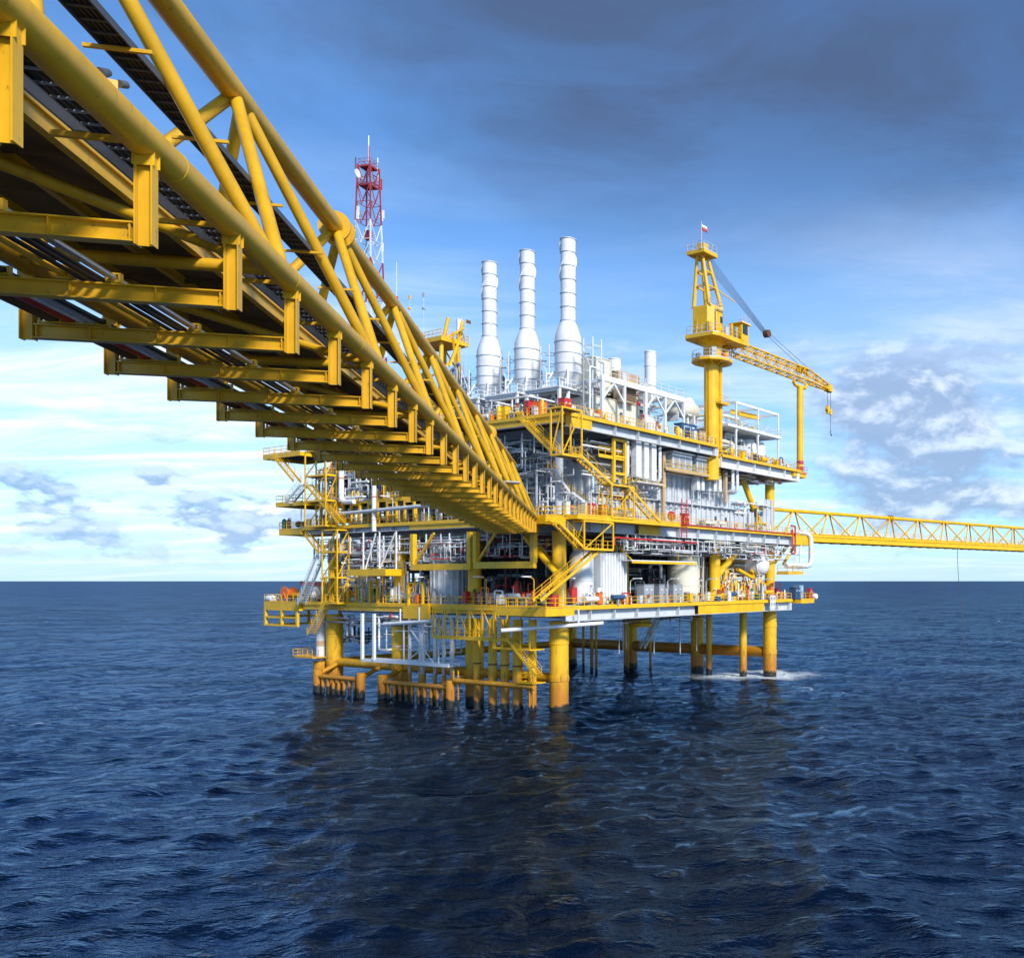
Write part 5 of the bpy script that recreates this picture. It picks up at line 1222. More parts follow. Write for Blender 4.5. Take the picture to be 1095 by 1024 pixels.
# ------------------------------------------------------------------ upper deck: exhaust stacks
US = 8.0
def stack(label, px, ytop):
    v = LV(px, US); t = thing('exhaust_stack', label, 'exhaust stack', US, v, H3, 'three tall white exhaust stacks')
    top = HT(ytop, US, v) - H3
    zb, zc, zn = 7.3, 11.7, 14.6         # body bottom, body top, neck
    rb, rn = 1.75, 0.98
    b = MB().lathe((0, 0, 0), [(rb * 0.55, zb - 1.6), (rb * 0.98, zb), (rb, zb + 0.1), (rb, zc)], 32).build('silencer_body', 'white', t)
    for z in (zb + 0.25, zb + 1.5, zb + 2.9, zc): MB().lathe((0, 0, z), [(rb + 0.005, -0.07), (rb + 0.09, -0.06), (rb + 0.09, 0.06), (rb + 0.005, 0.07)], 32).build('band', 'pale_grey', b)
    MB().lathe((0, 0, 0), [(rb, zc + 0.02), (rb * 0.98, zc + 0.8), (rb * 0.78, zn - 1.0), (rn, zn)], 32).build('cone', 'white', t)
    p = MB().lathe((0, 0, 0), [(rn - 0.06, zn), (rn - 0.06, top - 0.02)], 28).build('stack_liner', 'grey', t)
    n = 6
    for i in range(n): MB().lathe((0, 0, 0), [(rn, zn + (top - zn) * i / n), (rn, zn + (top - zn) * (i + 1) / n)], 28).build('stack_section', 'white', t)
    for i in range(n + 1):
        z = zn + (top - zn) * i / n - (0.06 if i == n else 0)
        MB().lathe((0, 0, z), [(rn + 0.004, -0.07), (rn + 0.09, -0.06), (rn + 0.09, 0.06), (rn + 0.004, 0.07)], 28).build('band', 'pale_grey', p)
    # helical strakes near the top
    for q in range(3):
        m = MB(); vs, fs = [], []; N = 26; z0 = zn + (top - zn) * 0.52
        for i in range(N + 1):
            a = q * 2.094 + i / N * 2.6; z = z0 + (top - 0.6 - z0) * i / N
            for r_ in (rn - 0.01, rn + 0.16):
                vs.append((r_ * math.cos(a), r_ * math.sin(a), z)); vs.append((r_ * math.cos(a), r_ * math.sin(a), z + 0.07))
        for i in range(N):
            k = i * 4; fs += [(k, k + 2, k + 6, k + 4), (k + 1, k + 5, k + 7, k + 3), (k + 2, k + 3, k + 7, k + 6)]
        m.add(vs, fs); m.build('strake', 'white', p)
    # support frame and platform
    s = 2.6
    for x, y in ((-s, -s), (s, -s), (s, s), (-s, s)):
        MB().bar((x, y, 0), (x, y, 4.6), 0.34).build('support_leg', 'white', t)
        MB().bar((x, y, 4.7), (x * 0.50, y * 0.50, 7.9), 0.2).build('strut', 'white', t)
    for a, c in (((-s, -s), (s, -s)), ((-s, -s), (-s, s)), ((s, -s), (s, s)), ((-s, s), (s, s))):
        MB().bar((a[0], a[1], 4.55), (c[0], c[1], 4.55), 0.24, 0.34).build('frame_beam', 'white', t)
    for a, c in (((-s, -s), (0, -s)), ((s, -s), (0, -s)), ((-s, -s), (-s, 0)), ((-s, s), (-s, 0))):
        MB().bar((a[0], a[1], 0.2), (c[0], c[1], 4.4), 0.2).build('diagonal', 'white', t)
    pf = MB().box((-0.6, 0, 4.76), (8.2, 6.3, 0.12)).build('platform_plate', 'pale_grey', t)
    rail(MB(), [(-4.6, 3.1, 4.8), (-4.6, -3.1, 4.8), (3.5, -3.1, 4.8), (3.5, 3.1, 4.8)], 1.15, 1.0, 0.05).build('railing', 'white', pf)
    for x, y in ((-4.4, -2.9), (-4.4, 2.9)):
        MB().bar((x, y, 0), (x, y, 4.7), 0.34).build('support_leg', 'white', t); MB().bar((x, y, 1.2), (x + 1.7, y, 4.5), 0.2).build('diagonal', 'white', t)
    MB().bar((-4.4, -2.9, 4.55), (-4.4, 2.9, 4.55), 0.24, 0.34).build('frame_beam', 'white', t)
    MB().lathe((0, 0, 0), [(1.3, 0.1), (1.3, 3.6), (1.0, 6.2)], 24).build('exhaust_duct', 'pale_grey', t)
    MB().pipe([(1.6, 0.4, 9.6), (2.9, 0.4, 9.6), (2.9, 0.4, 4.8)], 0.16, 9).build('drain_pipe', 'grey', t)
stack('leftmost and shortest of three white banded exhaust stacks', 523.5, 281)
stack('middle one of three white banded exhaust stacks', 564.0, 269)
stack('tallest white exhaust stack, nearest the corner', 607.5, 256)
# grey pipes and ladder towers between the stacks
for i, px in enumerate((503, 545, 588, 634)):
    v = LV(px, US - 0.5); lab = ('left of the leftmost stack', 'between leftmost and middle stack', 'between middle and tallest stack', 'right of the tallest stack')[i]
    t = thing('ladder_tower', 'thin white ladder tower ' + lab, 'ladder tower', US - 0.6, v, H3, 'white ladder towers between the stacks')
    zt_ = 11.5 if i else 10.0
    for x in (-0.8, 0.8):
        for y in (-0.8, 0.8): MB().bar((x, y, 0), (x, y, zt_), 0.13).build('post', 'white', t)
    for k in range(int(zt_ / 1.5) + 1):
        z = k * 1.5
        b_ = MB()
        for p_, q_ in (((-0.8, -0.8), (0.8, -0.8)), ((-0.8, -0.8), (-0.8, 0.8)), ((0.8, -0.8), (0.8, 0.8)), ((-0.8, 0.8), (0.8, 0.8))): b_.bar((*p_, z), (*q_, z), 0.09)
        b_.build('ring_rail', 'white', t)
    for k in range(3): MB().bar((-0.8, -0.8, k * 3.4), (-0.8, 0.8, k * 3.4 + 3.2), 0.08).build('diagonal', 'white', t)
    for k, (x, y) in enumerate(((-1.3, 0.3), (1.2, -0.9), (-1.5, -1.0))): MB().pipe([(x, y, 0), (x, y, zt_ - 2 - k), (x * 0.2, y, zt_ - 2 - k)], 0.12, 8).build('pipe', ('grey', 'pale_grey', 'white')[k], t)
v = LV(500, US)
t = thing('vent_pipe', 'grey gooseneck vent pipes left of the leftmost stack', 'pipe', US - 1, v, H3)
for k, z in ((0, 11.2), (1.0, 10.6), (-1.0, 9.0)): MB().pipe([(0, k, 0), (0, k, z), (0, k + 1.2, z), (0, k + 1.2, z - 1.6)], 0.27, 12, 2.4).build('gooseneck', 'grey', t)
# machinery under and in front of the stacks
pipe_rack('pale pipes and cables beneath the stack platforms', -0.5, 7.0, 1.5, 24, H3, H3 + 3.6, 60, 97, ('white', 'pale_grey', 'grey', 'dark_grey'), 0.05, 0.15, 0.2, axis=1)
clad((9.5, 30), (9.5, 1.0), H3, H3 + 4.3, 'dark_grey', 3.0, 'backdrop_panel', upper)
for i, px in enumerate((541, 578, 604)):
    u = -0.4; cabinet('%s equipment cabinet on the upper deck edge %s' % (('yellow', 'orange', 'red')[i], ('under the leftmost stack', 'under the middle stack', 'under the tallest stack')[i]), u, LV(px, u), H3, 1.2, 1.0, 1.9, ('yellow', 'orange', 'red')[i])
# ------------------------------------------------------------------ turbine hall frame on the right of the upper deck
u0, u1, vf = RU(644, -1.0), RU(731, -1.0), -1.0
t = thing('turbine_shelter', 'white braced portal frame over the turbine enclosures on the upper deck', 'steel frame', u0, vf, H3)
L = u1 - u0; hh = HT(404, u0, vf) - H3
N = 4
xs = [L * i / N for i in range(N + 1)]
for i, x in enumerate(xs):
    hi = hh * (1.0 if i < 3 else 0.96)
    for y in (0, 7.0): MB().bar((x, y, 0), (x, y, hi), 0.42 if i in (0, 2) else 0.32).build('post', 'white', t)
    MB().bar((x, 0, hi - 0.3), (x, 7.0, hi - 0.3), 0.3, 0.4).build('cross_beam', 'white', t)
MB().bar((-0.3, 0, hh), (L + 0.3, 0, hh), 0.4, 0.6).build('top_beam', 'white', t); MB().bar((-0.3, 7, hh), (L + 0.3, 7, hh), 0.4, 0.6).build('top_beam', 'white', t)
for i in range(N):
    x, x2 = xs[i], xs[i + 1]; m = (x + x2) / 2
    if i != 1:
        MB().bar((x, 0, hh - 2.6), (m, 0, hh - 0.3), 0.22).build('knee_brace', 'white', t); MB().bar((x2, 0, hh - 2.6), (m, 0, hh - 0.3), 0.22).build('knee_brace', 'white', t)
rail(MB(), [(0, 0, hh + 0.3), (L, 0, hh + 0.3), (L, 7, hh + 0.3)], 1.2, 1.6, 0.035).build('railing', 'white', t)
def enclosure(label, ua, ub, va, vb, h0, z, m, seed):
    t = thing('turbine_enclosure', label, 'enclosure', ua, va, h0)
    a, b = ub - ua, vb - va
    MB().box((a / 2, b / 2, z / 2), (a, b, z)).build('casing', m, t)
    n = max(2, int(a / 1.5))
    for i in range(n + 1): MB().box((a * i / n, -0.05, z / 2), (0.12, 0.14, z - 0.1)).build('rib', m, t)
    MB().box((a / 2, b / 2, z + 0.06), (a + 0.2, b + 0.2, 0.12)).build('lid', m, t)
    MB().box((a * 0.3, -0.04, 1.1), (0.9, 0.1, 2.0)).build('door', 'pale_grey', t)
enclosure('long cream turbine enclosure under the left half of the white portal frame', u0 + 0.8, u0 + L * 0.55, 1.0, 6, H3, 4.0, 'cream', 1)
enclosure('white enclosure under the right half of the white portal frame', u0 + L * 0.6, u0 + L * 0.83, 0.8, 5.5, H3, 3.0, 'white', 2)
enclosure('tan intake filter house on top of the portal frame, left', RU(661, 1.5), RU(683, 1.5), 1.5, 6.5, H3 + hh + 0.35, 2.0, 'tan', 3)
enclosure('cream cooler box on the upper deck left of the portal frame', RU(637, 2.5), RU(652, 2.5), 2.5, 6, H3 + 5.0, 4.6, 'cream', 4)
t = thing('louvre_box', 'brown louvred box hanging in the portal frame', 'louvre box', RU(669, -0.4), -0.2, H3 + 3.9)
MB().box((1.1, 0.9, 1.1), (2.5, 1.8, 2.2)).build('casing', 'tan', t)
for k in range(7): MB().box((1.1, -0.06, 0.3 + k * 0.27), (2.2, 0.08, 0.12)).build('slat', 'brown', t)
for lab, px, yt, r in (('shorter white exhaust cylinder above the tan filter house', 657.5, 384, 0.85), ('taller white exhaust cylinder above the portal frame', 695.5, 376, 0.85)):
    u = RU(px, 4.5); t = thing('exhaust_cylinder', lab, 'exhaust', u, 4.5, H3 + hh + 0.3)
    z = HT(yt, u, 4.5) - H3 - hh - 0.3
    MB().lathe((0, 0, 0), [(r, 0), (r, z), (r - 0.07, z), (r - 0.07, z - 1)], 24).build('shell', 'white', t)
    for k in (0.3, 0.7, 0.98): MB().lathe((0, 0, z * k), [(r, -0.05), (r + 0.06, -0.05), (r + 0.06, 0.05), (r, 0.05)], 24).build('band', 'white', t)
    MB().box((0, 0, 0.5), (r * 2.6, r * 2.6, 1.0)).build('base_box', 'white', t)
t = thing('air_receiver', 'white horizontal cylinder with domed end at the right of the portal frame', 'vessel', RU(716, 1.0), 1.0, H3 + 5.2)
MB().lathe((0, 0, 0), [(0.03, -0.8), (0.8, -0.6), (1.25, 0), (1.25, 5.5), (0.6, 6.3), (0.03, 6.4)], 26, 'x').build('shell', 'cream', t)
for x in (0.8, 4.6): MB().box((x, 0, -1.2), (0.3, 2.0, 1.6)).build('saddle', 'white', t)
t = thing('round_cooler', 'round white fan casing at the right-hand end of the portal frame', 'fan', RU(735, 0.5), 0.5, H3 + 5.6)
MB().lathe((0, 0, 0), [(0.3, -0.55), (1.35, -0.5), (1.45, 0), (1.35, 0.5), (0.3, 0.55)], 26, 'y').build('casing', 'white', t)
MB().bar((0, 0, -5.6), (0, 0, -1.2), 0.3).build('stand', 'white', t)
cabinet('blue generator cabinet below the right-hand end of the portal frame', RU(733, -1.6), -1.6, H3 + 0.9, 3.4, 1.4, 1.3, 'blue')
cabinet('small tan box on the upper deck edge left of the crane pedestal', RU(748, -1.6), -1.6, H3, 1.6, 1.2, 1.7, 'tan')
pipe_rack('pale pipes and ducts inside the white portal frame', u0 + 1, u1 - 1, 1.2, 6.5, H3 + 3.3, H3 + hh, 40, 98, ('white', 'cream', 'tan', 'pale_grey', 'grey'), 0.08, 0.4, 0.7, axis=0)
pipe_rack('thin pipes and rails on the roof of the portal frame', u0 + 1, u1 - 1, 0.8, 6.5, H3 + hh + 0.3, H3 + hh + 2.4, 22, 99, ('white', 'cream', 'pale_grey'), 0.05, 0.12, 0.6, axis=0)
# ------------------------------------------------------------------ side deck at the right-hand end
def open_frame(label, px0, px1, v0, v1, h0, ytop, m='white', n=2):
    a, b = RU(px0, v0), RU(px1, v0); z = HT(ytop, a, v0) - h0
    t = thing('open_frame', label, 'steel frame', a, v0, h0); L = b - a; D = v1 - v0
    for i in range(n + 1):
        for y in (0, D): MB().bar((L * i / n, y, 0), (L * i / n, y, z), 0.26).build('post', m, t)
        MB().bar((L * i / n, 0, z), (L * i / n, D, z), 0.22, 0.36).build('roof_beam', m, t)
    for y in (0, D): MB().bar((0, y, z), (L, y, z), 0.22, 0.36).build('roof_beam', m, t)
    for i in range(n): MB().bar((L * i / n, 0, z * 0.5), (L * (i + 0.5) / n, 0, z * 0.72), 0.16).build('knee_brace', m, t)
    return t, L, D, z
t, L, D, z = open_frame('tall open white frame with yellow hoist beam on the side deck', 787, 832, -1.5, 6.5, H3R, 430)
MB().ibeam((L * 0.35, D * 0.5, z - 0.4), (L * 1.05, D * 0.5, z - 0.1), 0.5, 0.75).build('hoist_beam', 'yellow', t)
zf = HT(462, 40, 0) - H3R
pf = MB().box((L * 0.42, D / 2, zf), (L * 1.25, D + 0.6, 0.3)).build('mid_platform', 'white', t)
rail(MB(), [(-L * 0.2, -0.3, zf + 0.15), (L * 1.04, -0.3, zf + 0.15), (L * 1.04, D, zf + 0.15)], 1.1, 1.2, 0.035).build('railing', 'cream', pf)
pipe_rack('white pipes and vessels crammed on the side deck under the open frame', 30.5, 44, 0, 6, H3R, H3R + 4.6, 55, 101, ('white', 'white', 'cream', 'pale_grey'), 0.1, 0.42, 0.5)
pipe_rack('small cream and white fittings on the middle platform of the open frame', 33, 45, 0, 6, H3R + zf + 0.2, H3R + zf + 2.0, 26, 102, ('white', 'cream', 'tan', 'yellow'), 0.06, 0.2, 0.4)
pipe_rack('thin white pipes along the side deck edge', 34, 51, -2.0, 2, H3R, H3R + 2.0, 34, 103, ('white', 'pale_grey', 'cream', 'grey'), 0.05, 0.13, 0.7, axis=0)
for i, px in enumerate((801, 811)):
    u = RU(px, 1); t = thing('white_vessel', ('left' if i == 0 else 'right') + ' white dish-ended vessel under the open frame', 'vessel', u, 1.2, H3R + 0.3)
    MB().lathe((0, 0, 0), [(0.05, 0), (1.1, 0.25), (1.35, 0.9), (1.35, 3.2), (1.0, 3.9), (0.05, 4.2)], 24).build('shell', 'white', t)
    for a in range(3): MB().bar((1.1 * math.cos(a * 2.1), 1.1 * math.sin(a * 2.1), -0.3), (1.1 * math.cos(a * 2.1), 1.1 * math.sin(a * 2.1), 0.9), 0.16).build('foot', 'white', t)
skid('cream pump set on the side deck beside the boom rest', RU(832, -0.5), -0.5, H3R, 3.2, 2.2, 2.2, 105, ('cream', 'white'), ('yellow', 'tan'))

# ------------------------------------------------------------------ crane
UC, VC = RU(761.5, -1.6), -1.6
def hc(py): return HT(py, UC, VC)
C = thing('pedestal_crane', 'yellow pedestal crane with lattice boom lying to the right on its rest', 'crane', UC, VC, 31.0)
z0 = 31.0
def z_(py): return hc(py) - z0
MB().tube((-0.15, 0, 0), (-0.15, 0, z_(372)), 1.12, 28).build('pedestal', 'yellow', C)
MB().box((0.75, -0.9, z_(425)), (0.5, 0.5, z_(375) - z_(487))).build('cable_duct', 'yellow', C)
lad = MB()
for q in (-0.25, 0.25): lad.bar((-1.35, q - 0.2, 1.0), (-1.35, q - 0.2, z_(385)), 0.05)
for k in range(60):
    zz = 1.0 + k * 0.35
    if zz < z_(385): lad.bar((-1.35, -0.45, zz), (-1.35, 0.05, zz), 0.03)
lad.build('ladder', 'yellow', C)
MB().lathe((0, 0, z_(375) - 0.5), [(1.2, -0.6), (1.32, -0.5), (1.32, 1.2), (1.05, 1.3)], 28).build('collar', 'yellow', C)
def ring(py, r, m='yellow', seg=12, nm='ring_platform'):
    z = z_(py); p = [(r * math.cos(2 * math.pi * i / seg), r * math.sin(2 * math.pi * i / seg)) for i in range(seg)]
    o = MB().prism(p, z - 0.35, z).build(nm, m, C)
    rail(MB(), [(x * 0.97, y * 0.97, z) for x, y in p], 1.15, 1.2, 0.035, True).build('railing', 'pale_grey', o)
ring(386, 3.1)
for k in range(10):
    a = 2 * math.pi * k / 10; MB().bar((1.1 * math.cos(a), 1.1 * math.sin(a), z_(392)), (2.9 * math.cos(a), 2.9 * math.sin(a), z_(387)), 0.16).build('platform_bracket', 'yellow', C)
for k, (a, r_, w_, h_) in enumerate(((0.6, 2.2, 0.8, 1.1), (3.9, 2.2, 0.7, 1.5), (4.6, 2.3, 0.5, 0.9), (5.3, 2.2, 0.6, 1.3), (2.6, 2.2, 0.6, 0.8))):
    MB().box((r_ * math.cos(a), r_ * math.sin(a), z_(386) + h_ / 2), (w_, w_, h_), a).build('equipment_box', ('yellow', 'pale_grey', 'orange', 'yellow', 'grey')[k], C)
s1 = MB().prism([(-2.2, -1.9), (2.0, -1.9), (2.6, -1.2), (2.6, 1.2), (2.0, 1.9), (-2.2, 1.9)], z_(432), z_(432) + 0.25).build('rest_step', 'yellow', C) if False else None
rp = MB().prism([(-0.6, -2.0), (1.7, -2.0), (1.7, 0.0), (-0.6, 0.0)], z_(433), z_(433) + 0.3).build('rest_step', 'yellow', C)
rail(MB(), [(-0.6, -2.0, z_(432)), (1.7, -2.0, z_(432)), (1.7, -0.6, z_(432))], 1.1, 1.0, 0.03).build('railing', 'yellow', rp)
# slewing part, faces along +u
zs = z_(366)
MB().lathe((0, 0, zs - 0.9), [(1.05, -0.3), (1.15, 0), (1.6, 0.5), (2.3, 0.95)], 24).build('slew_ring', 'yellow', C)
sl = MB().prism([(-3.4, -2.6), (-2.4, -3.1), (2.0, -3.1), (5.0, -3.3), (5.0, 1.0), (2.4, 3.0), (-2.4, 3.0), (-3.4, 2.4)], zs + 0.05, zs + 0.55).build('slew_deck', 'yellow', C)
rail(MB(), [(-2.4, -3.0, zs + 0.55), (2.0, -3.0, zs + 0.55), (3.0, -3.15, zs + 0.55)], 1.2, 1.0, 0.035).build('railing', 'yellow', sl)
rail(MB(), [(-2.4, -3.0, zs + 0.55), (-3.3, -2.5, zs + 0.55), (-3.3, 2.3, zs + 0.55), (-2.4, 2.9, zs + 0.55)], 1.2, 1.0, 0.035).build('railing', 'pale_grey', sl)
hm = MB().prism([(-3.0, -1.3), (-2.1, -2.0), (-0.2, -2.0), (0.6, -1.3), (0.6, 1.3), (-0.2, 2.0), (-2.1, 2.0), (-3.0, 1.3)], zs + 0.6, z_(333)).build('machinery_house', 'yellow', C)
MB().box((-0.5, -2.03, z_(345)), (0.5, 0.08, 0.9)).build('house_window', 'glass', hm)
for x in (-2.0, -1.3): MB().box((x, -2.03, (zs + z_(330)) / 2 + 0.3), (0.08, 0.12, z_(330) - zs - 0.8)).build('house_rib', 'yellow', hm)
MB().box((-1.2, 0, z_(333) + 0.06), (3.3, 3.5, 0.12)).build('house_roof', 'yellow', hm)
rail(MB(), [(-2.8, -1.7, z_(333) + 0.1), (0.4, -1.7, z_(333) + 0.1), (0.4, 1.7, z_(333) + 0.1)], 1.1, 1.1, 0.03).build('railing', 'pale_grey', hm)
cb = MB().prism([(3.1, -3.2), (4.9, -3.2), (5.1, -2.6), (5.1, -1.2), (3.1, -1.2)], zs + 0.6, z_(343)).build('operator_cab', 'yellow', C)
MB().box((4.0, -3.22, z_(349)), (1.3, 0.06, 1.4)).box((5.1, -1.9, z_(349)), (0.08, 1.3, 1.4)).build('cab_window', 'glass', cb)
MB().box((4.1, -2.2, z_(343) + 0.08), (2.5, 2.5, 0.16)).build('cab_roof', 'yellow', cb)
rail(MB(), [(2.9, -3.4, z_(343) + 0.15), (5.2, -3.4, z_(343) + 0.15), (5.2, -1.0, z_(343) + 0.15)], 1.1, 0.9, 0.03).build('railing', 'pale_grey', cb)
zt = z_(280)
for x, y, tx, ty in ((-2.6, -1.4, -3.0, -0.5), (-2.6, 1.4, -3.0, 0.5), (0.4, -1.4, -1.8, -0.5), (0.4, 1.4, -1.8, 0.5)):
    MB().tube((x, y, z_(331)), (tx, ty, zt), 0.30, 12, 0.24).build('mast_leg', 'yellow', C)
for za in (z_(311), z_(296)):
    f = (za - z_(331)) / (zt - z_(331)); q = lambda a, b: a + (b - a) * f
    c = [(q(-2.6, -3.0), q(-1.4, -0.5)), (q(0.4, -1.8), q(-1.4, -0.5)), (q(0.4, -1.8), q(1.4, 0.5)), (q(-2.6, -3.0), q(1.4, 0.5))]
    for i in range(4): MB().bar((*c[i], za), (*c[(i + 1) % 4], za), 0.2).build('mast_tie', 'yellow', C)
MB().bar((0.0, -1.0, z_(311)), (3.6, -1.6, z_(318)), 0.12).build('light_arm', 'yellow', C)
tp = MB().prism([(-4.1, -1.6), (-0.8, -1.6), (-0.8, 1.6), (-4.1, 1.6)], zt, zt + 0.5).build('mast_platform', 'yellow', C)
rail(MB(), [(-4.0, -1.5, zt + 0.5), (-0.9, -1.5, zt + 0.5), (-0.9, 1.5, zt + 0.5), (-4.0, 1.5, zt + 0.5)], 1.2, 1.0, 0.035, True).build('railing', 'pale_grey', tp)
MB().box((-2.4, 0, zt + 1.2), (1.1, 1.2, 1.4)).build('sheave_box', 'yellow', tp)
for k, (x, y, w_, h_) in enumerate(((-2.9, -1.6, 0.5, 1.6), (-2.8, 0.6, 0.5, 2.2), (2.3, -2.6, 0.6, 1.9), (2.4, 1.4, 0.8, 1.5), (-0.4, -2.8, 0.7, 1.2), (1.0, -2.8, 0.4, 2.0))):
    MB().box((x, y, zs + 0.55 + h_ / 2), (w_, w_ * 0.8, h_)).build('equipment_box', ('yellow', 'yellow', 'grey', 'yellow', 'pale_grey', 'yellow')[k], C)
MB().pipe([(-2.1, -2.2, zs + 1), (-2.1, -2.2, z_(336)), (-0.2, -2.2, z_(336)), (-0.2, -2.2, zs + 2)], 0.08, 7).build('hydraulic_pipe', 'grey', C)
for k in range(5): MB().bar((1.9 * math.cos(k * 1.25), 1.9 * math.sin(k * 1.25), zs - 0.2), (3.0 * math.cos(k * 1.25), 2.7 * math.sin(k * 1.25), zs + 0.1), 0.2).build('deck_bracket', 'yellow', C)
# boom
b0 = Vector((2.6, -0.2, z_(369)))
utip = RU(884, -1.6); ztip = HT(415, utip, -1.6) - z0
b1 = Vector((utip - UC, -0.2, ztip))
BO = MB(); d = (b1 - b0); nb = 20
yw, zh = 0.95, 1.9
def sec(k):
    f = k / nb; s = min(1, f / 0.18 + 0.25) if f < 0.15 else (1 - 0.55 * max(0, (f - 0.75) / 0.25))
    return s
def bp(k, a, b):
    c = b0 + d * (k / nb); s = sec(k); return c + Vector((0, a * yw * s, (b + 1) * zh / 2 * s - 0.3))
for a, b in ((-1, -1), (1, -1), (-1, 1), (1, 1)):
    m = MB()
    for k in range(nb): m.tube(bp(k, a, b), bp(k + 1, a, b), 0.15, 8)
    m.build('boom_chord', 'yellow', C)
m = MB()
for k in range(nb):
    for fa, fb in (((-1, -1), (-1, 1)), ((1, -1), (1, 1)), ((-1, -1), (1, -1)), ((-1, 1), (1, 1))):
        p, q = (fa, fb) if k % 2 else (fb, fa)
        m.tube(bp(k, *p), bp(k + 1, *q), 0.07, 6); m.tube(bp(k, *fa), bp(k, *fb), 0.06, 6)
m.build('boom_lacing', 'yellow', C, kind='stuff')
MB().box(b1 + Vector((0.2, 0, 0.0)), (1.6, 1.0, 1.2)).lathe(b1 + Vector((0.8, 0, -0.2)), [(0.55, -0.3), (0.55, 0.3)], 16, 'y').build('boom_head', 'yellow', C)
pk = b0 + d * 0.72 + Vector((0, 0, 1.5))
MB().box(pk, (1.6, 1.4, 0.9)).build('winch_box', 'yellow', C)
# boom hoist ropes: bundle from the mast to the floating block, two pendants on to the boom
bl = Vector((RU(819, -1.6) - UC, -0.2, HT(357, RU(819, -1.6), -1.6) - z0))
for i in range(8):
    yy = -0.55 + i * 0.155
    MB().tube((-1.0, yy, zt + 0.2 - 0.12 * i), bl + Vector((-0.2, yy * 0.55 + 0.1, 0.05 * (3 - i))), 0.032, 5).build('hoist_rope', 'cable', C)
MB().lathe(bl, [(0.2, -0.5), (0.62, -0.45), (0.62, 0.45), (0.2, 0.5)], 16, 'y').box(bl, (0.9, 0.6, 0.5)).build('floating_block', 'brown', C)
for yy in (-0.35, 0.35): MB().tube(bl + Vector((0.3, yy, 0)), b0 + d * 0.80 + Vector((0, yy * 1.5, 1.6)), 0.045, 6).build('pendant', 'cable', C)
hk = b1 + Vector((0.9, 0, -0.5))
zl = HT(466, utip, -1.6) - z0
MB().tube(hk + Vector((0.25, 0, 0)), (hk.x + 0.25, hk.y, zl + 1.0), 0.04, 6).build('hook_rope', 'dark_grey', C)
zl2 = HT(438, utip, -1.6) - z0
MB().tube(hk + Vector((-0.9, 0, 0)), (hk.x - 0.9, hk.y, zl2 + 1), 0.04, 6).build('hook_rope', 'dark_grey', C)
MB().box((hk.x - 0.9, hk.y, zl2), (0.5, 0.45, 1.5)).lathe((hk.x - 0.9, hk.y, zl2 + 0.1), [(0.5, -0.26), (0.5, 0.26)], 14, 'y').build('hook_block', 'yellow', C)
MB().tube((hk.x + 0.25, hk.y, zl + 4.0), (hk.x + 0.25, hk.y, zl + 5.0), 0.26, 10).build('headache_ball', 'yellow', C)
MB().pipe([(hk.x + 0.25, hk.y, zl + 1.2), (hk.x + 0.25, hk.y, zl + 0.4), (hk.x + 0.55, hk.y, zl + 0.1), (hk.x + 0.6, hk.y, zl + 0.5)], 0.07, 7).build('hook', 'dark_grey', C)
# flag on the mast
t = thing('flag', 'small red and white flag on a pole at the top of the crane mast', 'flag', UC - 4.2, VC - 1.2, z0 + zt + 0.5)
zf = hc(251) - z0 - zt - 0.5
MB().tube((0, 0, 0), (0, 0, zf + 0.3), 0.06, 8).build('flag_pole', 'pale_grey', t)
for nm, za, zb_, mm in (('flag_stripe', 0, 0.45, 'red'), ('flag_stripe', 0.45, 0.85, 'white')):
    vs, fs = [], []
    for i in range(9):
        x = 0.05 + i * 0.19; y = 0.16 * math.sin(i * 0.9); dz = -0.05 * i
        for zz in (za, zb_):
            vs.append((x, y, zf - 0.75 + zz + dz)); vs.append((x, y + 0.02, zf - 0.75 + zz + dz))
    for i in range(8):
        k = i * 4; fs += [(k, k + 4, k + 6, k + 2), (k + 1, k + 3, k + 7, k + 5), (k, k + 1, k + 5, k + 4), (k + 2, k + 6, k + 7, k + 3)]
    MB().add(vs, fs, True).build(nm, mm, t)
# boom rest
u = RU(855.5, -2.4); t = thing('boom_rest', 'tall yellow boom rest post with red painted foot at the right corner', 'post', u, -2.4, H3R - 0.4)
z = HT(414, u, -2.4) - H3R + 0.4
MB().tube((0, 0, 0), (0, 0, z), 0.58, 20).build('post', 'yellow', t)
for a, b in ((0.6, 1.2), (1.6, 2.2)): MB().lathe((0, 0, 0), [(0.6, a), (0.62, a), (0.62, b), (0.6, b)], 20).build('painted_band', 'red', t)
MB().pipe([(-2.2, 0, z + 0.7), (-1.7, 0, z + 0.1), (1.7, 0, z + 0.1), (2.2, 0, z + 0.9)], 0.3, 10).build('cradle', 'yellow', t)
MB().box((-0.9, 0.8, -0.3), (4.2, 2.8, 0.7)).build('base_box', 'yellow', t)
rail(MB(), [(0.9, 2.0, 0.05), (0.9, -0.9, 0.05), (-2.6, -0.9, 0.05)], 1.1, 1.0, 0.03).build('railing', 'orange', t)
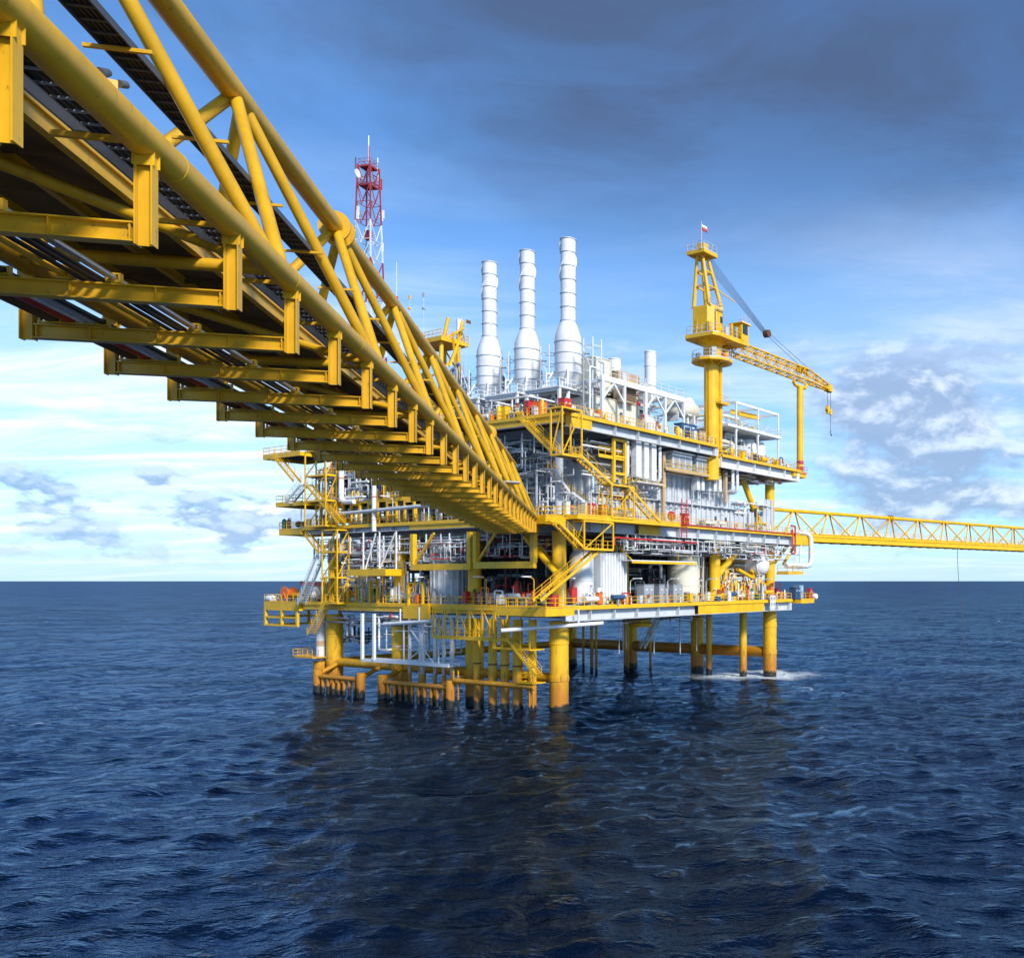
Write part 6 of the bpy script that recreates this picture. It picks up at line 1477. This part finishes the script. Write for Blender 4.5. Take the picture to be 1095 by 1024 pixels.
# ------------------------------------------------------------------ radio tower
UT = 5.0; VT = LV(394, UT)
T = thing('radio_tower', 'red and white lattice radio tower standing behind the left bridge', 'radio tower', UT, VT, H3, None, R(20))
ht_ = lambda py: HT(py, UT, VT) - H3
top = ht_(178); N = 15; w0, w1 = 2.1, 1.05
def tw(f): return w0 + (w1 - w0) * f
cols = lambda f: 'tower_red' if (f > 0.83 or 0.52 < f < 0.68 or 0.2 < f < 0.36) else 'white'
for i in range(N):
    f0, f1 = i / N, (i + 1) / N; za, zb = top * f0, top * f1; a, b = tw(f0), tw(f1); m = cols((f0 + f1) / 2)
    ca = [(-a, -a), (a, -a), (a, a), (-a, a)]; cb_ = [(-b, -b), (b, -b), (b, b), (-b, b)]
    for k in range(4):
        MB().bar((*ca[k], za), (*cb_[k], zb), 0.17).build('tower_leg', m, T)
        j = (k + 1) % 4; q = MB()
        mid = ((ca[k][0] + ca[j][0]) / 2, (ca[k][1] + ca[j][1]) / 2, za)
        q.bar((*ca[k], za), (*ca[j], za), 0.075).bar((*cb_[k], zb), mid, 0.08).bar((*cb_[j], zb), mid, 0.08)
        q.build('lattice', m, T)
for py in (200, 180):
    z = ht_(py); f = z / top; a = tw(f) * 0.9
    o = MB().box((0, 0, z), (a * 2, a * 2, 0.18)).build('rest_platform', 'tower_red', T)
    rail(MB(), [(-a, -a, z), (a, -a, z), (a, a, z), (-a, a, z)], 1.1, 1.2, 0.03, True).build('railing', 'tower_red', o)
MB().box((0, 0, ht_(252)), (0.8, 0.8, 1.4)).build('equipment_box', 'tower_red', T)
for x, y, z1, m in ((-0.5, -0.5, ht_(158), 'red'), (0.9, 0.4, ht_(168), 'red'), (-1.3, 1.2, ht_(172), 'dark_grey'), (-0.5, -0.4, ht_(147), 'white'), (1.9, -0.2, ht_(163), 'white')):
    MB().tube((x, y, top - 1.5), (x, y, z1), 0.09, 6).build('whip_antenna', m, T)
MB().bar((1.0, 0, ht_(184)), (3.1, 0, ht_(184)), 0.1).bar((1.0, 0, ht_(192)), (3.1, 0, ht_(192)), 0.1).bar((3.1, 0, ht_(194)), (3.1, 0, ht_(182)), 0.14).build('antenna_bracket', 'red', T)
MB().lathe((-3.3, -0.6, ht_(196)), [(0.05, 0.2), (0.35, 0.16), (0.6, 0.05), (0.62, -0.05), (0.05, -0.02)], 18, 'y').bar((-3.3, -0.3, ht_(196)), (-1.3, 0, ht_(196)), 0.1).build('dish_antenna', 'white', T)
for x, py in ((2.6, 230), (2.9, 226), (-2.9, 238), (2.7, 262), (-3.0, 243)):
    MB().bar((x, -0.4, ht_(py)), (x, -0.4, ht_(py - 9)), 0.28).bar((x, -0.4, ht_(py - 4)), (x * 0.6, 0, ht_(py - 4)), 0.08).build('panel_antenna', 'white', T)
# slim masts beside the tower
for lab, px, y0, y1, m in (('thin white whip mast with red foot beside the radio tower', 424, 318, 280, 'white'), ('thin mast with yellow lamp right of the radio tower', 438, 330, 316, 'yellow'), ('thin grey mast with crossed vanes', 453, 330, 313, 'grey')):
    u = 9.0; v = LV(px, u); t = thing('mast', lab, 'mast', u, v, H3)
    za, zb = HT(y0, u, v) - H3, HT(y1, u, v) - H3
    MB().tube((0, 0, 0), (0, 0, za), 0.06, 6).build('lower_mast', 'pale_grey', t)
    MB().tube((0, 0, za), (0, 0, zb), 0.05, 6).build('upper_mast', 'white' if m == 'white' else 'pale_grey', t)
    MB().box((0, 0, za), (0.4, 0.3, 0.25)).build('fitting', 'red' if m == 'white' else m, t)
    if m != 'white': MB().box((0, 0, zb - 0.3), (0.25, 0.2, 0.6)).build('head', m, t)
# ------------------------------------------------------------------ far second crane, seen between bridge and stacks
U2 = 20.0; V2 = LV(474, U2)
T2 = thing('derrick', 'yellow derrick frame with top platform seen between bridge and leftmost stack', 'derrick', U2, V2, H3)
h2 = lambda py: HT(py, U2, V2) - H3
p = h2(366)
for x, y in ((-2.6, -2.4), (1.6, -2.8), (2.4, 2.4), (-2.4, 2.6)):
    MB().tube((x, y, 0), (x * 0.7, y * 0.8, p - 0.5), 0.42, 12, 0.34).build('derrick_leg', 'yellow', T2)
pl = MB().box((0, 0.6, p - 0.3), (5.4, 7.2, 0.6)).build('top_platform', 'yellow', T2)
rail(MB(), [(-2.7, 4.2, p), (-2.7, -3.0, p), (2.7, -3.0, p), (2.7, 4.2, p)], 1.2, 1.1, 0.05, True).build('railing', 'yellow', pl)
for x, y in ((-1.2, -1.6), (1.2, -2.2)): MB().tube((x, y, p), (x + 0.6, y - 0.4, h2(343)), 0.3, 10).build('mast_stub', 'yellow', T2)
MB().bar((-1.0, -1.0, p), (1.4, -3.4, h2(352)), 0.3).bar((-1.0, -2.8, h2(395)), (1.2, -3.2, h2(356)), 0.36).bar((0.8, -2.2, h2(398)), (-0.8, -3.4, h2(360)), 0.3).build('diagonal', 'yellow', T2)
MB().tube((1.6, -2.0, p), (1.6, -2.0, h2(341)), 0.5, 14).build('white_cylinder', 'white', T2)
for zz in (0.35, 0.7):
    MB().bar((-2.3, -2.3, p * zz), (1.4, -2.6, p * zz), 0.25).bar((1.4, -2.6, p * zz), (2.0, 2.2, p * zz), 0.25).bar((-2.3, -2.3, p * zz), (-2.2, 2.4, p * zz), 0.25).build('tie_beam', 'yellow', T2)
for a, b in ((0, 0.35), (0.35, 0.7), (0.7, 0.97)):
    MB().bar((-2.4, -2.3, p * a), (1.5, -2.6, p * b), 0.2).bar((1.6, -2.6, p * a), (2.1, 2.2, p * b), 0.2).build('diagonal', 'yellow', T2)
MB().box((0, 0, p * 0.42), (3.0, 3.2, 4.2)).build('winch_house', 'yellow', T2)
t = thing('flag', 'tiny flag on a thin pole between the derrick and the leftmost stack', 'flag', U2, LV(498, U2), H3)
zz = HT(341, U2, LV(498, U2)) - H3
MB().tube((0, 0, 0), (0, 0, zz), 0.05, 6).build('flag_pole', 'pale_grey', t)
MB().box((0.5, 0, zz - 0.35), (1.0, 0.04, 0.55)).build('flag_cloth', 'brown', t)
